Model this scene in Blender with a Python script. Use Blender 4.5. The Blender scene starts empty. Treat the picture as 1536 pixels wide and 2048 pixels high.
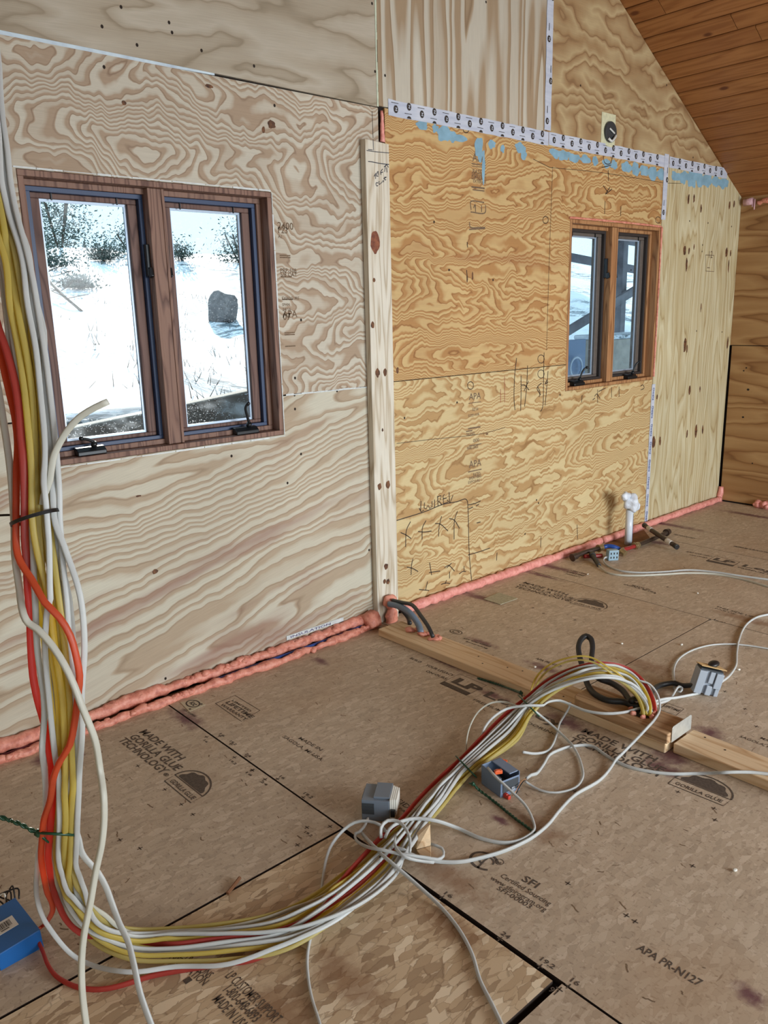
import bpy, math, random
from mathutils import Vector, Matrix, noise as mnoise

random.seed(7)
S = bpy.context.scene
COL = S.collection
PI = math.pi

# ------------------------------------------------------------------ camera, light, exposure
H = 1.525                      # height of the camera above the floor (m)
YAW, PITCH, ROLL = map(math.radians, (41.65, 13.82, -1.40))
FPX = 1617.0                   # focal length in pixels of the 1536 x 2048 frame
D = 2.93                       # distance to the gable wall

def cam_axes():
    ca, sa = math.cos(YAW), math.sin(YAW)
    fw = Vector((sa, ca, 0)); rt = Vector((ca, -sa, 0)); up = Vector((0, 0, 1))
    cb, sb = math.cos(PITCH), math.sin(PITCH)
    f2 = fw * cb - up * sb; u2 = up * cb + fw * sb
    cc, sc = math.cos(ROLL), math.sin(ROLL)
    return rt * cc + u2 * sc, u2 * cc - rt * sc, f2

CR, CU, CF = cam_axes()
cam = bpy.data.cameras.new('camera'); camo = bpy.data.objects.new('camera', cam); COL.objects.link(camo)
cam.sensor_fit = 'AUTO'; cam.sensor_width = 36.0; cam.lens = FPX / 2048 * 36.0
cam.clip_start = 0.05; cam.clip_end = 300
camo.matrix_world = Matrix(((CR.x, CU.x, -CF.x, 0), (CR.y, CU.y, -CF.y, 0), (CR.z, CU.z, -CF.z, H), (0, 0, 0, 1)))
S.camera = camo
S.view_settings.view_transform = 'Standard'; S.view_settings.look = 'None'
S.view_settings.gamma = 1.0; S.view_settings.use_curve_mapping = False
S.view_settings.exposure = -0.22

W = bpy.data.worlds.new('world'); S.world = W; W.use_nodes = True
bgn = W.node_tree.nodes['Background']
bgn.inputs[0].default_value = (0.60, 0.85, 1.0, 1); bgn.inputs[1].default_value = 1.7

def lamp(name, kind, loc, direction, energy, color, **kw):
    l = bpy.data.lights.new(name, kind); o = bpy.data.objects.new(name, l); COL.objects.link(o)
    l.energy = energy; l.color = color
    for k, v in kw.items(): setattr(l, k, v)
    o.location = loc
    o.rotation_euler = Vector(direction).to_track_quat('-Z', 'Y').to_euler()
    return o

SUN_AZ, SUN_EL = math.radians(26.5), math.radians(26)
sdir = Vector((-math.sin(SUN_AZ) * math.cos(SUN_EL), -math.cos(SUN_AZ) * math.cos(SUN_EL), -math.sin(SUN_EL)))
lamp('sun', 'SUN', (8, 12, 8), sdir, 6.5, (1.0, 0.94, 0.84), angle=math.radians(1.0))
# rear door daylight, then two unseen lamps added to brighten the room
lamp('daylight_rear_door', 'AREA', (0.75, -3.15, 1.12), (0, 1, -.25), 26, (0.96, 0.985, 1.0), shape='RECTANGLE', size=1.5, size_y=1.9, spread=math.radians(140))
lamp('added_light_rear', 'AREA', (3.6, -3.15, 1.2), (0, 1, -.28), 215, (0.95, 0.98, 1.0), shape='RECTANGLE', size=2.6, size_y=1.7, spread=math.radians(140))
lamp('added_fill_left', 'AREA', (-1.05, -1.2, 1.35), (1, 0, -.2), 5, (0.86, 0.93, 1.0), shape='RECTANGLE', size=1.5, size_y=1.1)

# ------------------------------------------------------------------ pixel of the photograph -> place in the room
def RAY(px, py):
    return CR * ((px - 768) / FPX) - CU * ((py - 1024) / FPX) + CF
def FL(px, py, z=0.0):
    d = RAY(px, py); t = (z - H) / d.z
    return Vector((d.x * t, d.y * t, z))
def WL(px, py, y=D):
    d = RAY(px, py); t = y / d.y
    return Vector((d.x * t, y, H + d.z * t))
def AT(px, py, depth):
    d = RAY(px, py) * depth
    return Vector((d.x, d.y, d.z + H))

# ------------------------------------------------------------------ object helpers
def tag(o, label=None, cat=None, group=None, kind=None):
    if label: o['label'] = label
    if cat: o['category'] = cat
    if group: o['group'] = group
    if kind: o['kind'] = kind
    return o

def empty(name, loc=(0, 0, 0)):
    o = bpy.data.objects.new(name, None); COL.objects.link(o); o.location = loc
    o.empty_display_size = 0.05
    return o

class MB:
    def __init__(self): self.v = []; self.f = []; self.m = []; self.mi = 0
    def add(self, vs, fs):
        b = len(self.v); self.v += [tuple(v) for v in vs]
        for f in fs: self.f.append(tuple(b + i for i in f)); self.m.append(self.mi)
        return self
    def box(self, a, b):
        x0, y0, z0 = [min(p, q) for p, q in zip(a, b)]; x1, y1, z1 = [max(p, q) for p, q in zip(a, b)]
        return self.add([(x0, y0, z0), (x1, y0, z0), (x1, y1, z0), (x0, y1, z0), (x0, y0, z1), (x1, y0, z1), (x1, y1, z1), (x0, y1, z1)],
                        [(0, 3, 2, 1), (4, 5, 6, 7), (0, 1, 5, 4), (1, 2, 6, 5), (2, 3, 7, 6), (3, 0, 4, 7)])
    def obox(self, c, ax, ay, az):
        c = Vector(c); vs = []
        for sz in (-1, 1):
            for sx, sy in ((-1, -1), (1, -1), (1, 1), (-1, 1)):
                vs.append(c + ax * sx + ay * sy + az * sz)
        return self.add(vs, [(0, 3, 2, 1), (4, 5, 6, 7), (0, 1, 5, 4), (1, 2, 6, 5), (2, 3, 7, 6), (3, 0, 4, 7)])
    def prism(self, pts, ext):
        n = len(pts); ext = Vector(ext); P = [Vector(p) for p in pts]
        vs = P + [p + ext for p in P]
        nrm = Vector()
        for i in range(n):
            a, b = P[i], P[(i + 1) % n]; nrm += a.cross(b)
        flip = nrm.dot(ext) > 0
        fs = [tuple(range(n)), tuple(range(2 * n - 1, n - 1, -1))] + [(i, i + n, (i + 1) % n + n, (i + 1) % n) for i in range(n)]
        if flip: fs = [tuple(reversed(f)) for f in fs]
        return self.add(vs, fs)
    def poly(self, pts): return self.add(pts, [tuple(range(len(pts)))])
    def tube(self, path, r, n=10, caps=True):
        return self.sweep(path, [(math.cos(2 * PI * k / n), math.sin(2 * PI * k / n)) for k in range(n)], r, r, caps=caps)
    def sweep(self, path, prof, ra, rb, normal=None, twist=None, caps=True):
        """prof: unit outline; ra/rb: half width along the normal / binormal (number or function of 0..1)"""
        P = [Vector(p) for p in path]; N = len(P); n = len(prof)
        T = []
        for i in range(N):
            t = P[min(i + 1, N - 1)] - P[max(i - 1, 0)]
            T.append(t.normalized() if t.length > 1e-9 else (T[-1] if T else Vector((0, 0, 1))))
        if normal is None: normal = Vector((0, 0, 1)) if abs(T[0].z) < .8 else Vector((1, 0, 0))
        nv = (normal - T[0] * normal.dot(T[0])).normalized()
        vs = []
        for i in range(N):
            if i:
                q = T[i - 1].rotation_difference(T[i]); nv = (q @ nv); nv = (nv - T[i] * nv.dot(T[i])).normalized()
            s = i / max(1, N - 1)
            nn = nv
            if twist: nn = Matrix.Rotation(twist(s), 3, T[i]) @ nv
            bb = T[i].cross(nn)
            a = ra(s) if callable(ra) else ra; b = rb(s) if callable(rb) else rb
            for (u, w) in prof: vs.append(P[i] + nn * (u * a) + bb * (w * b))
        fs = []
        for i in range(N - 1):
            for k in range(n):
                k2 = (k + 1) % n
                fs.append((i * n + k, i * n + k2, (i + 1) * n + k2, (i + 1) * n + k))
        if caps: fs += [tuple(range(n - 1, -1, -1)), tuple((N - 1) * n + k for k in range(n))]
        return self.add(vs, fs)
    def cyl(self, a, b, r, n=16, r2=None):
        a, b = Vector(a), Vector(b); r2 = r if r2 is None else r2
        return self.sweep([a, b], [(math.cos(2 * PI * k / n), math.sin(2 * PI * k / n)) for k in range(n)], lambda s: r + (r2 - r) * s, lambda s: r + (r2 - r) * s)
    def ball(self, c, r, seg=12, rings=8, sc=(1, 1, 1), rough=0.0, seed=0):
        c = Vector(c); vs = [c + Vector((0, 0, r * sc[2]))]; fs = []
        def j(v):
            if not rough: return v
            d = mnoise.noise((v - c) * (1.2 / r) + Vector((seed * 3.1, seed, 0)))
            return c + (v - c) * (1 + rough * d)
        for i in range(1, rings):
            t = PI * i / rings
            for k in range(seg):
                p = 2 * PI * k / seg
                vs.append(c + Vector((r * sc[0] * math.sin(t) * math.cos(p), r * sc[1] * math.sin(t) * math.sin(p), r * sc[2] * math.cos(t))))
        vs.append(c - Vector((0, 0, r * sc[2])))
        vs = [j(v) for v in vs]
        for k in range(seg):
            k2 = (k + 1) % seg
            fs.append((0, 1 + k, 1 + k2))
            for i in range(rings - 2): fs.append((1 + i * seg + k, 1 + (i + 1) * seg + k, 1 + (i + 1) * seg + k2, 1 + i * seg + k2))
            fs.append((1 + (rings - 2) * seg + k, len(vs) - 1, 1 + (rings - 2) * seg + k2))
        return self.add(vs, fs)
    def build(self, name, mats, parent=None, smooth=False, bevel=0, bseg=2, sub=0, autosmooth=None):
        me = bpy.data.meshes.new(name); me.from_pydata(self.v, [], self.f)
        if not isinstance(mats, (list, tuple)): mats = [mats]
        for m in mats: me.materials.append(m)
        for p, mi in zip(me.polygons, self.m): p.material_index = mi; p.use_smooth = smooth
        me.update()
        o = bpy.data.objects.new(name, me); COL.objects.link(o)
        if bevel:
            b = o.modifiers.new('bevel', 'BEVEL'); b.width = bevel; b.segments = bseg; b.limit_method = 'ANGLE'; b.angle_limit = math.radians(40)
        if sub:
            s = o.modifiers.new('sub', 'SUBSURF'); s.levels = sub; s.render_levels = sub
        if parent is not None:
            o.parent = parent
            o.matrix_parent_inverse = Matrix.Translation(-parent.location) if parent.type == 'EMPTY' else Matrix()
        return o

def attach(o, mb, mat):
    """marks, knots and lettering become faces of the thing they are on"""
    me = o.data; V = [tuple(v.co) for v in me.vertices]; F = [tuple(p.vertices) for p in me.polygons]; MI = [p.material_index for p in me.polygons]; SM = [p.use_smooth for p in me.polygons]
    mats = list(me.materials)
    if mat not in mats: mats.append(mat)
    k = mats.index(mat); b0 = len(V)
    V += mb.v; F += [tuple(b0 + i for i in f) for f in mb.f]; MI += [k] * len(mb.f); SM += [False] * len(mb.f)
    nm = bpy.data.meshes.new(me.name); nm.from_pydata(V, [], F)
    for m in mats: nm.materials.append(m)
    for p, i, sm in zip(nm.polygons, MI, SM): p.material_index = i; p.use_smooth = sm
    nm.update(); o.data = nm
    bpy.data.meshes.remove(me)
    return o

def spline(pts, step=0.012):
    """points of a smooth curve through pts (centripetal Catmull-Rom), evenly spaced"""
    P = [Vector(p) for p in pts]
    if len(P) < 3: return P
    P = [P[0] * 2 - P[1]] + P + [P[-1] * 2 - P[-2]]
    out = []
    for i in range(1, len(P) - 2):
        p0, p1, p2, p3 = P[i - 1:i + 3]
        t0 = 0; t1 = t0 + max(1e-6, (p1 - p0).length) ** .5; t2 = t1 + max(1e-6, (p2 - p1).length) ** .5; t3 = t2 + max(1e-6, (p3 - p2).length) ** .5
        n = max(2, int((p2 - p1).length / step))
        for k in range(n):
            t = t1 + (t2 - t1) * k / n
            a1 = p0 * ((t1 - t) / (t1 - t0)) + p1 * ((t - t0) / (t1 - t0)); a2 = p1 * ((t2 - t) / (t2 - t1)) + p2 * ((t - t1) / (t2 - t1))
            a3 = p2 * ((t3 - t) / (t3 - t2)) + p3 * ((t - t2) / (t3 - t2))
            b1 = a1 * ((t2 - t) / (t2 - t0)) + a2 * ((t - t0) / (t2 - t0)); b2 = a2 * ((t3 - t) / (t3 - t1)) + a3 * ((t - t1) / (t3 - t1))
            out.append(b1 * ((t2 - t) / (t2 - t1)) + b2 * ((t - t1) / (t2 - t1)))
    out.append(P[-2])
    return out

# ------------------------------------------------------------------ materials
def srgb(*c):
    if len(c) == 1: c = c[0]
    return tuple(((v / 255) / 12.92 if v / 255 <= .04045 else ((v / 255 + .055) / 1.055) ** 2.4) for v in c) + (1,)

class NT:
    def __init__(self, name):
        self.mat = bpy.data.materials.new(name); self.mat.use_nodes = True
        self.t = self.mat.node_tree; self.n = self.t.nodes
        self.bsdf = self.n['Principled BSDF']; self.out = self.n['Material Output']
    def new(self, typ, **kw):
        x = self.n.new(typ)
        for k, v in kw.items(): setattr(x, k, v)
        return x
    def put(self, sock, val):
        if isinstance(val, bpy.types.NodeSocket): self.t.links.new(val, sock)
        elif val is not None:
            try: sock.default_value = val
            except Exception: sock.default_value = tuple(val)[:3] if len(tuple(val)) == 4 else val
    def coord(self, which='Object'): return self.new('ShaderNodeTexCoord').outputs[which]
    def mapping(self, vec, loc=(0, 0, 0), rot=(0, 0, 0), scale=(1, 1, 1)):
        m = self.new('ShaderNodeMapping'); self.put(m.inputs[0], vec)
        m.inputs[1].default_value = loc; m.inputs[2].default_value = rot; m.inputs[3].default_value = scale
        return m.outputs[0]
    def noise(self, vec, scale=1, detail=2, rough=.5, dist=0, out='Fac', dim='3D', w=None):
        x = self.new('ShaderNodeTexNoise'); x.noise_dimensions = dim
        if vec is not None: self.put(x.inputs['Vector'], vec)
        if w is not None: self.put(x.inputs['W'], w)
        x.inputs['Scale'].default_value = scale; x.inputs['Detail'].default_value = detail
        x.inputs['Roughness'].default_value = rough; x.inputs['Distortion'].default_value = dist
        return x.outputs[out]
    def voro(self, vec, scale=1, feature='F1', rnd=1, out='Distance'):
        x = self.new('ShaderNodeTexVoronoi', feature=feature); self.put(x.inputs['Vector'], vec)
        x.inputs['Scale'].default_value = scale; x.inputs['Randomness'].default_value = rnd
        return x.outputs[out]
    def math(self, op, a, b=None, c=None, clamp=False):
        x = self.new('ShaderNodeMath', operation=op, use_clamp=clamp)
        self.put(x.inputs[0], a)
        if b is not None: self.put(x.inputs[1], b)
        if c is not None: self.put(x.inputs[2], c)
        return x.outputs[0]
    def vmath(self, op, a, b=None, out=0):
        x = self.new('ShaderNodeVectorMath', operation=op); self.put(x.inputs[0], a)
        if b is not None: self.put(x.inputs[1] if op != 'SCALE' else x.inputs[3], b)
        return x.outputs[out]
    def sep(self, v):
        x = self.new('ShaderNodeSeparateXYZ'); self.put(x.inputs[0], v); return x.outputs
    def comb(self, x=0, y=0, z=0):
        c = self.new('ShaderNodeCombineXYZ'); self.put(c.inputs[0], x); self.put(c.inputs[1], y); self.put(c.inputs[2], z); return c.outputs[0]
    def mix(self, fac, a, b, mode='MIX'):
        x = self.new('ShaderNodeMix', data_type='RGBA', blend_type=mode); self.put(x.inputs[0], fac); self.put(x.inputs[6], a); self.put(x.inputs[7], b); return x.outputs[2]
    def ramp(self, fac, stops, interp='LINEAR'):
        x = self.new('ShaderNodeValToRGB'); self.put(x.inputs[0], fac); r = x.color_ramp; r.interpolation = interp
        while len(r.elements) > 1: r.elements.remove(r.elements[-1])
        r.elements[0].position = stops[0][0]; r.elements[0].color = stops[0][1]
        for p, c in stops[1:]:
            e = r.elements.new(p); e.color = c
        return x.outputs[0]
    def smooth(self, v, a, b):
        x = self.new('ShaderNodeMapRange', interpolation_type='SMOOTHSTEP'); self.put(x.inputs[0], v); x.inputs[1].default_value = a; x.inputs[2].default_value = b
        return x.outputs[0]
    def bump(self, h, strength=.3, dist=.002):
        x = self.new('ShaderNodeBump'); x.inputs['Strength'].default_value = strength; x.inputs['Distance'].default_value = dist; self.put(x.inputs['Height'], h)
        self.t.links.new(x.outputs[0], self.bsdf.inputs['Normal'])
    def set(self, color=None, rough=.5, metal=0, spec=None):
        if color is not None: self.put(self.bsdf.inputs['Base Color'], color)
        self.put(self.bsdf.inputs['Roughness'], rough); self.put(self.bsdf.inputs['Metallic'], metal)
        if spec is not None: self.bsdf.inputs['Specular IOR Level'].default_value = spec
        return self.mat

BW = ((0, 0, 0, 1), (1, 1, 1, 1))

def flat(name, c, rough=.5, metal=0, spec=None, var=0.0, vs=30):
    n = NT(name)
    col = srgb(c)
    if var:
        f = n.noise(n.coord(), vs, 3, .6)
        d = tuple(x * (1 - var) for x in col[:3]) + (1,); l = tuple(min(1, x * (1 + var)) for x in col[:3]) + (1,)
        col = n.ramp(f, [(.3, d), (.7, l)])
    return n.set(col, rough, metal, spec)

def ply(name, light, mid, dark, vertical=False, K=9, sv=5.0, su=.55, zig=.035, zigf=5.0, lin=.0, tilt=0, seed=0, red=None, redamt=.5, fine=.16, soft=False, dapple=.0, plane='XZ'):
    """rotary-cut veneer: contour lines of a height field that is stretched along the grain"""
    n = NT(name)
    co = n.sep(n.coord())
    a, b = (co[0], co[2]) if plane == 'XZ' else (co[1], co[2])
    if vertical: a, b = b, a
    uv = n.comb(a, b, 0)
    if tilt: uv = n.mapping(uv, rot=(0, 0, math.radians(tilt)))
    uv = n.mapping(uv, loc=(seed * 3.7, seed * 1.3, seed))
    s = n.sep(uv); u, v = s[0], s[1]
    # flutes of the log bend the rings
    z1 = n.noise(n.comb(n.math('MULTIPLY', u, zigf), n.math('MULTIPLY', v, 1.3), 4.2), 1, 2.5, .55)
    z2 = n.noise(n.comb(n.math('MULTIPLY', u, zigf * 3.6), n.math('MULTIPLY', v, 7), 9.1), 1, 1, .5)
    v2 = n.math('ADD', v, n.math('MULTIPLY', n.math('SUBTRACT', z1, .5), zig * 2))
    v2 = n.math('ADD', v2, n.math('MULTIPLY', n.math('SUBTRACT', z2, .5), zig * .55))
    h = n.noise(n.comb(n.math('MULTIPLY', u, su), n.math('MULTIPLY', v2, sv), 1.7), 1, 2.2, .45)
    h = n.math('MULTIPLY', h, K)
    if lin: h = n.math('ADD', h, n.math('MULTIPLY', v2, lin))
    ring = n.math('FRACT', h)
    rnd = n.noise(None, 1.0, 1, .5, dim='1D', w=n.math('MULTIPLY', n.math('FLOOR', h), .73))
    L, M_, D_ = srgb(light), srgb(mid), srgb(dark)
    mid2 = tuple((x + y) / 2 for x, y in zip(L, M_))
    if soft: col = n.ramp(ring, [(0, M_), (.22, L), (.5, mid2), (.85, M_), (.97, D_), (1, M_)])
    else: col = n.ramp(ring, [(0, M_), (.05, L), (.40, L), (.56, mid2), (.66, M_), (.88, M_), (.96, D_), (1, M_)])
    col = n.mix(n.math('MULTIPLY', n.math('SUBTRACT', rnd, .35, clamp=True), .9), col, M_)
    fib = n.noise(n.comb(n.math('MULTIPLY', u, 7), n.math('MULTIPLY', v, 260), 3), 1, 2, .6)
    col = n.mix(fine, col, n.ramp(fib, [(.3, (.25, .25, .25, 1)), (.7, (1, 1, 1, 1))]), 'MULTIPLY')
    if dapple:
        dp = n.noise(n.comb(n.math('MULTIPLY', u, 3), n.math('MULTIPLY', v, 9), 11), 1, 4, .6)
        col = n.mix(n.math('MULTIPLY', n.smooth(dp, .45, .7), dapple), col, L)
    if red:
        rr = n.noise(n.comb(n.math('MULTIPLY', u, .8), n.math('MULTIPLY', v, 6), 7.7 + seed), 1, 3, .55)
        col = n.mix(n.math('MULTIPLY', n.smooth(rr, .54, .72), redamt), col, srgb(red), 'MIX')
    lum = n.noise(n.mapping(uv, loc=(5, 1, 0)), 1.6, 3, .5)
    col = n.mix(.30, col, n.ramp(lum, [(.3, (.62, .62, .62, 1)), (.7, (1, 1, 1, 1))]), 'MULTIPLY')
    n.bump(n.math('ADD', fib, n.math('MULTIPLY', ring, .4)), .12, .0006)
    return n.set(col, .62, spec=.25)

def knot_mat(name, edge, core):
    n = NT(name); f = n.noise(n.coord(), 60, 3, .6)
    return n.set(n.ramp(f, [(.35, srgb(core)), (.7, srgb(edge))]), .7)

def lumber(name, light, mid, dark, axis='Z', seed=0, rings=26, rough=.6):
    """flat-sawn board: stretched grain along one axis"""
    n = NT(name); co = n.sep(n.coord())
    i = 'XYZ'.index(axis); al = co[i]; ot = [co[k] for k in range(3) if k != i]
    al = n.math('ADD', al, seed * 1.7)
    g = n.noise(n.comb(n.math('MULTIPLY', al, .9), n.math('MULTIPLY', ot[0], 11), n.math('MULTIPLY', ot[1], 11)), 1, 2, .5)
    ring = n.math('FRACT', n.math('MULTIPLY', g, rings * .45))
    fib = n.noise(n.comb(n.math('MULTIPLY', al, 8), n.math('MULTIPLY', ot[0], 240), n.math('MULTIPLY', ot[1], 240)), 1, 2, .6)
    L, M_, D_ = srgb(light), srgb(mid), srgb(dark)
    col = n.ramp(ring, [(0, M_), (.15, L), (.6, L), (.9, D_), (1, M_)])
    col = n.mix(.22, col, n.ramp(fib, [(.3, (.4, .4, .4, 1)), (.7, (1, 1, 1, 1))]), 'MULTIPLY')
    big = n.noise(n.coord(), 3, 3, .55)
    col = n.mix(n.smooth(big, .45, .8), col, M_)
    n.bump(fib, .1, .0005)
    return n.set(col, rough, spec=.3)

# ------------------------------------------------------------------ printing and writing
class Ink:
    """letters, strokes and marks on a flat surface, gathered into one mesh"""
    _cv = {}
    def __init__(self, org, right, up, lift=0.0006):
        self.mb = MB(); self.o = Vector(org); self.r = Vector(right); self.u = Vector(up); self.n = self.r.cross(self.u).normalized(); self.lift = lift
    def w(self, x, y): return self.o + self.r * x + self.u * y + self.n * self.lift
    def text(self, s, x, y, size, rot=0, bold=0.012, sx=1.0, spacing=1.0, mirror=False, center=False, shear=0.0):
        key = (s, bold, spacing, shear)
        if key not in Ink._cv:
            c = bpy.data.curves.new('lettering', 'FONT'); c.body = s; c.size = 1; c.offset = bold; c.resolution_u = 2; c.space_character = spacing; c.shear = shear
            ob = bpy.data.objects.new('lettering', c)
            me = ob.to_mesh()
            Ink._cv[key] = ([tuple(v.co) for v in me.vertices], [tuple(p.vertices) for p in me.polygons])
            ob.to_mesh_clear(); bpy.data.objects.remove(ob); bpy.data.curves.remove(c)
        V, F = Ink._cv[key]
        wd = max([v[0] for v in V] + [0])
        ca, sa = math.cos(rot), math.sin(rot)
        vs = []
        for v in V:
            px = (v[0] - (wd / 2 if center else 0)) * size * sx * (-1 if mirror else 1); py = v[1] * size
            vs.append(self.w(x + px * ca - py * sa, y + px * sa + py * ca))
        self.mb.add(vs, F)
    def width(self, s, size, bold=0.012, spacing=1.0):
        self.text(s, 0, -1e4, 1e-6, bold=bold, spacing=spacing)
        V, F = Ink._cv[(s, bold, spacing, 0.0)]; k = len(V); self.mb.v = self.mb.v[:-k] if k else self.mb.v
        if F: self.mb.f = self.mb.f[:-len(F)]; self.mb.m = self.mb.m[:-len(F)]
        return max([v[0] for v in V] + [0]) * size
    def rect(self, x0, y0, x1, y1): self.mb.poly([self.w(x0, y0), self.w(x1, y0), self.w(x1, y1), self.w(x0, y1)])
    def line(self, pts, wd, taper=False):
        n = len(pts)
        if n < 2: return
        L, R = [], []
        for i, p in enumerate(pts):
            a = Vector(pts[max(0, i - 1)]); b = Vector(pts[min(n - 1, i + 1)]); t = (b - a)
            t = t.normalized() if t.length > 1e-9 else Vector((1, 0)); nn = Vector((-t.y, t.x)) * wd * .5
            L.append(self.w(p[0] + nn.x, p[1] + nn.y)); R.append(self.w(p[0] - nn.x, p[1] - nn.y))
        self.mb.add(L + R, [(i, n + i, n + i + 1, i + 1) for i in range(n - 1)])
    def frame(self, x0, y0, x1, y1, wd):
        self.rect(x0, y0, x1, y0 + wd); self.rect(x0, y1 - wd, x1, y1); self.rect(x0, y0 + wd, x0 + wd, y1 - wd); self.rect(x1 - wd, y0 + wd, x1, y1 - wd)
    def disc(self, x, y, rx, ry=None, n=20, rot=0, wob=0, seed=0):
        ry = rx if ry is None else ry; pts = []
        for k in range(n):
            a = 2 * PI * k / n; m = 1 + wob * mnoise.noise(Vector((math.cos(a) * 1.3 + seed * 5.1, math.sin(a) * 1.3, seed)))
            px, py = rx * m * math.cos(a), ry * m * math.sin(a)
            pts.append(self.w(x + px * math.cos(rot) - py * math.sin(rot), y + px * math.sin(rot) + py * math.cos(rot)))
        self.mb.poly(pts)
    def ring(self, x, y, rx, ry, wd, a0=0, a1=2 * PI, n=24):
        self.line([(x + rx * math.cos(a0 + (a1 - a0) * k / n), y + ry * math.sin(a0 + (a1 - a0) * k / n)) for k in range(n + 1)], wd)
    def build(self, name, mat, parent=None):
        return attach(parent, self.mb, mat) if parent is not None and parent.type == 'MESH' else self.mb.build(name, mat, parent)

def wall_ink(lift=0.0006): return Ink((0, D, 0), (1, 0, 0), (0, 0, 1), lift)
def wxy(px, py): p = WL(px, py); return (p.x, p.z)
def wpath(pts): return [wxy(*p) for p in pts]
# lettering on the floor reads toward the room: its "right" is -Y, its "up" is +X
def floor_ink(z=0.0, lift=0.0006): return Ink((0, 0, z), (0, -1, 0), (1, 0, 0), lift)
def fxy(px, py, z=0): p = FL(px, py, z); return (-p.y, p.x)

# ------------------------------------------------------------------ shared materials
M = {}
M['ink'] = flat('black_ink', (52, 46, 42), .7)
M['floor_ink'] = flat('floor_ink', (84, 72, 62), .8, var=.35, vs=120)
M['faded_ink'] = flat('faded_ink', (112, 92, 72), .8, var=.3, vs=160)
M['pen'] = flat('marker_pen', (48, 36, 28), .6)
M['red_pen'] = flat('red_pencil', (150, 70, 52), .7)
M['hole'] = flat('dark_hole', (38, 28, 22), .9)
M['gap'] = flat('dark_gap', (30, 22, 18), .95)
M['studs'] = flat('framing', (150, 115, 80), .8)
M['blue_paint'] = flat('blue_paint', (128, 168, 190), .7, var=.15, vs=18)
M['foam'] = None

def foam_mat(name, a, b, c):
    n = NT(name); f = n.noise(n.coord(), 38, 4, .6)
    col = n.ramp(f, [(.25, srgb(c)), (.5, srgb(b)), (.75, srgb(a))])
    n.bump(n.noise(n.coord(), 120, 4, .65), .55, .004)
    return n.set(col, .42, spec=.45)
M['foam'] = foam_mat('spray_foam', (236, 172, 152), (218, 142, 122), (170, 92, 78))
M['foam_pink'] = foam_mat('spray_foam_pink', (244, 180, 170), (232, 156, 146), (202, 120, 110))

# ------------------------------------------------------------------ the shell
XL, XR = -1.12, 6.20           # left and right walls
YR = -3.2                      # rear wall
XRIDGE = 2.56
def rake(x): return 2.287 + .559 * (XR - x) if x >= XRIDGE else 2.287 + .559 * (XR - XRIDGE) - .559 * (XRIDGE - x)

W1 = (1.018, 2.028, 1.016, 2.018)     # window openings: x0 x1 z0 z1
W2 = (4.093, 5.092, 1.040, 2.026)

def rect_minus(x0, x1, z0, z1, hole=None):
    if not hole: return [(x0, x1, z0, z1)]
    hx0, hx1, hz0, hz1 = hole; out = []
    hx0, hx1, hz0, hz1 = max(hx0, x0), min(hx1, x1), max(hz0, z0), min(hz1, z1)
    if hx1 <= hx0 or hz1 <= hz0: return [(x0, x1, z0, z1)]
    if hx0 > x0: out.append((x0, hx0, z0, z1))
    if hx1 < x1: out.append((hx1, x1, z0, z1))
    if hz0 > z0: out.append((hx0, hx1, z0, hz0))
    if hz1 < z1: out.append((hx0, hx1, hz1, z1))
    return out

# framing behind the plywood, with the two window openings
b = MB(); y0, y1 = D + .0125, D + .15
xs = [XL - .1, W1[0], W1[1], W2[0], W2[1], XR + .1]
for i in range(5):
    x0, x1 = xs[i], xs[i + 1]
    if i in (1, 3):
        w = W1 if i == 1 else W2
        b.box((x0, y0, -.05), (x1, y1, w[2])); zb = w[3]
    else: zb = -.05
    segs = [x0] + ([XRIDGE] if x0 < XRIDGE < x1 else []) + [x1]
    for p, q in zip(segs, segs[1:]):
        b.prism([(p, y0, zb), (q, y0, zb), (q, y0, rake(q) + .12), (p, y0, rake(p) + .12)], (0, y1 - y0, 0))
wall_back = tag(b.build('wall_back', M['gap']), kind='structure')

def sheet(polys, mat, dots=(), knots=(), thick=.012, extra=None):
    """one plywood sheet (front face at Y = D) with its nail heads and knots"""
    m = MB()
    for p in polys:
        if len(p) == 4 and not isinstance(p[0], tuple): m.box((p[0], D, p[2]), (p[1], D + thick, p[3]))
        else: m.prism([(x, D, z) for x, z in p], (0, thick, 0))
    m.mi = 1
    ik = wall_ink(.0004)
    for px, py in dots:
        x, z = wxy(px, py); ik.disc(x, z, .0055, .0065, 8)
    m.add(ik.mb.v, ik.mb.f)
    m.mi = 2; ik = wall_ink(.0005)
    for k, (px, py, rx, rz) in enumerate(knots):
        x, z = wxy(px, py); ik.disc(x, z, rx, rz, 14, rot=.06 * ((k % 3) - 1), wob=.35, seed=k)
    m.add(ik.mb.v, ik.mb.f)
    return tag(m.build('plywood_sheet', [mat, M['hole'], M['knot']], wall_back), kind='structure')

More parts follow.
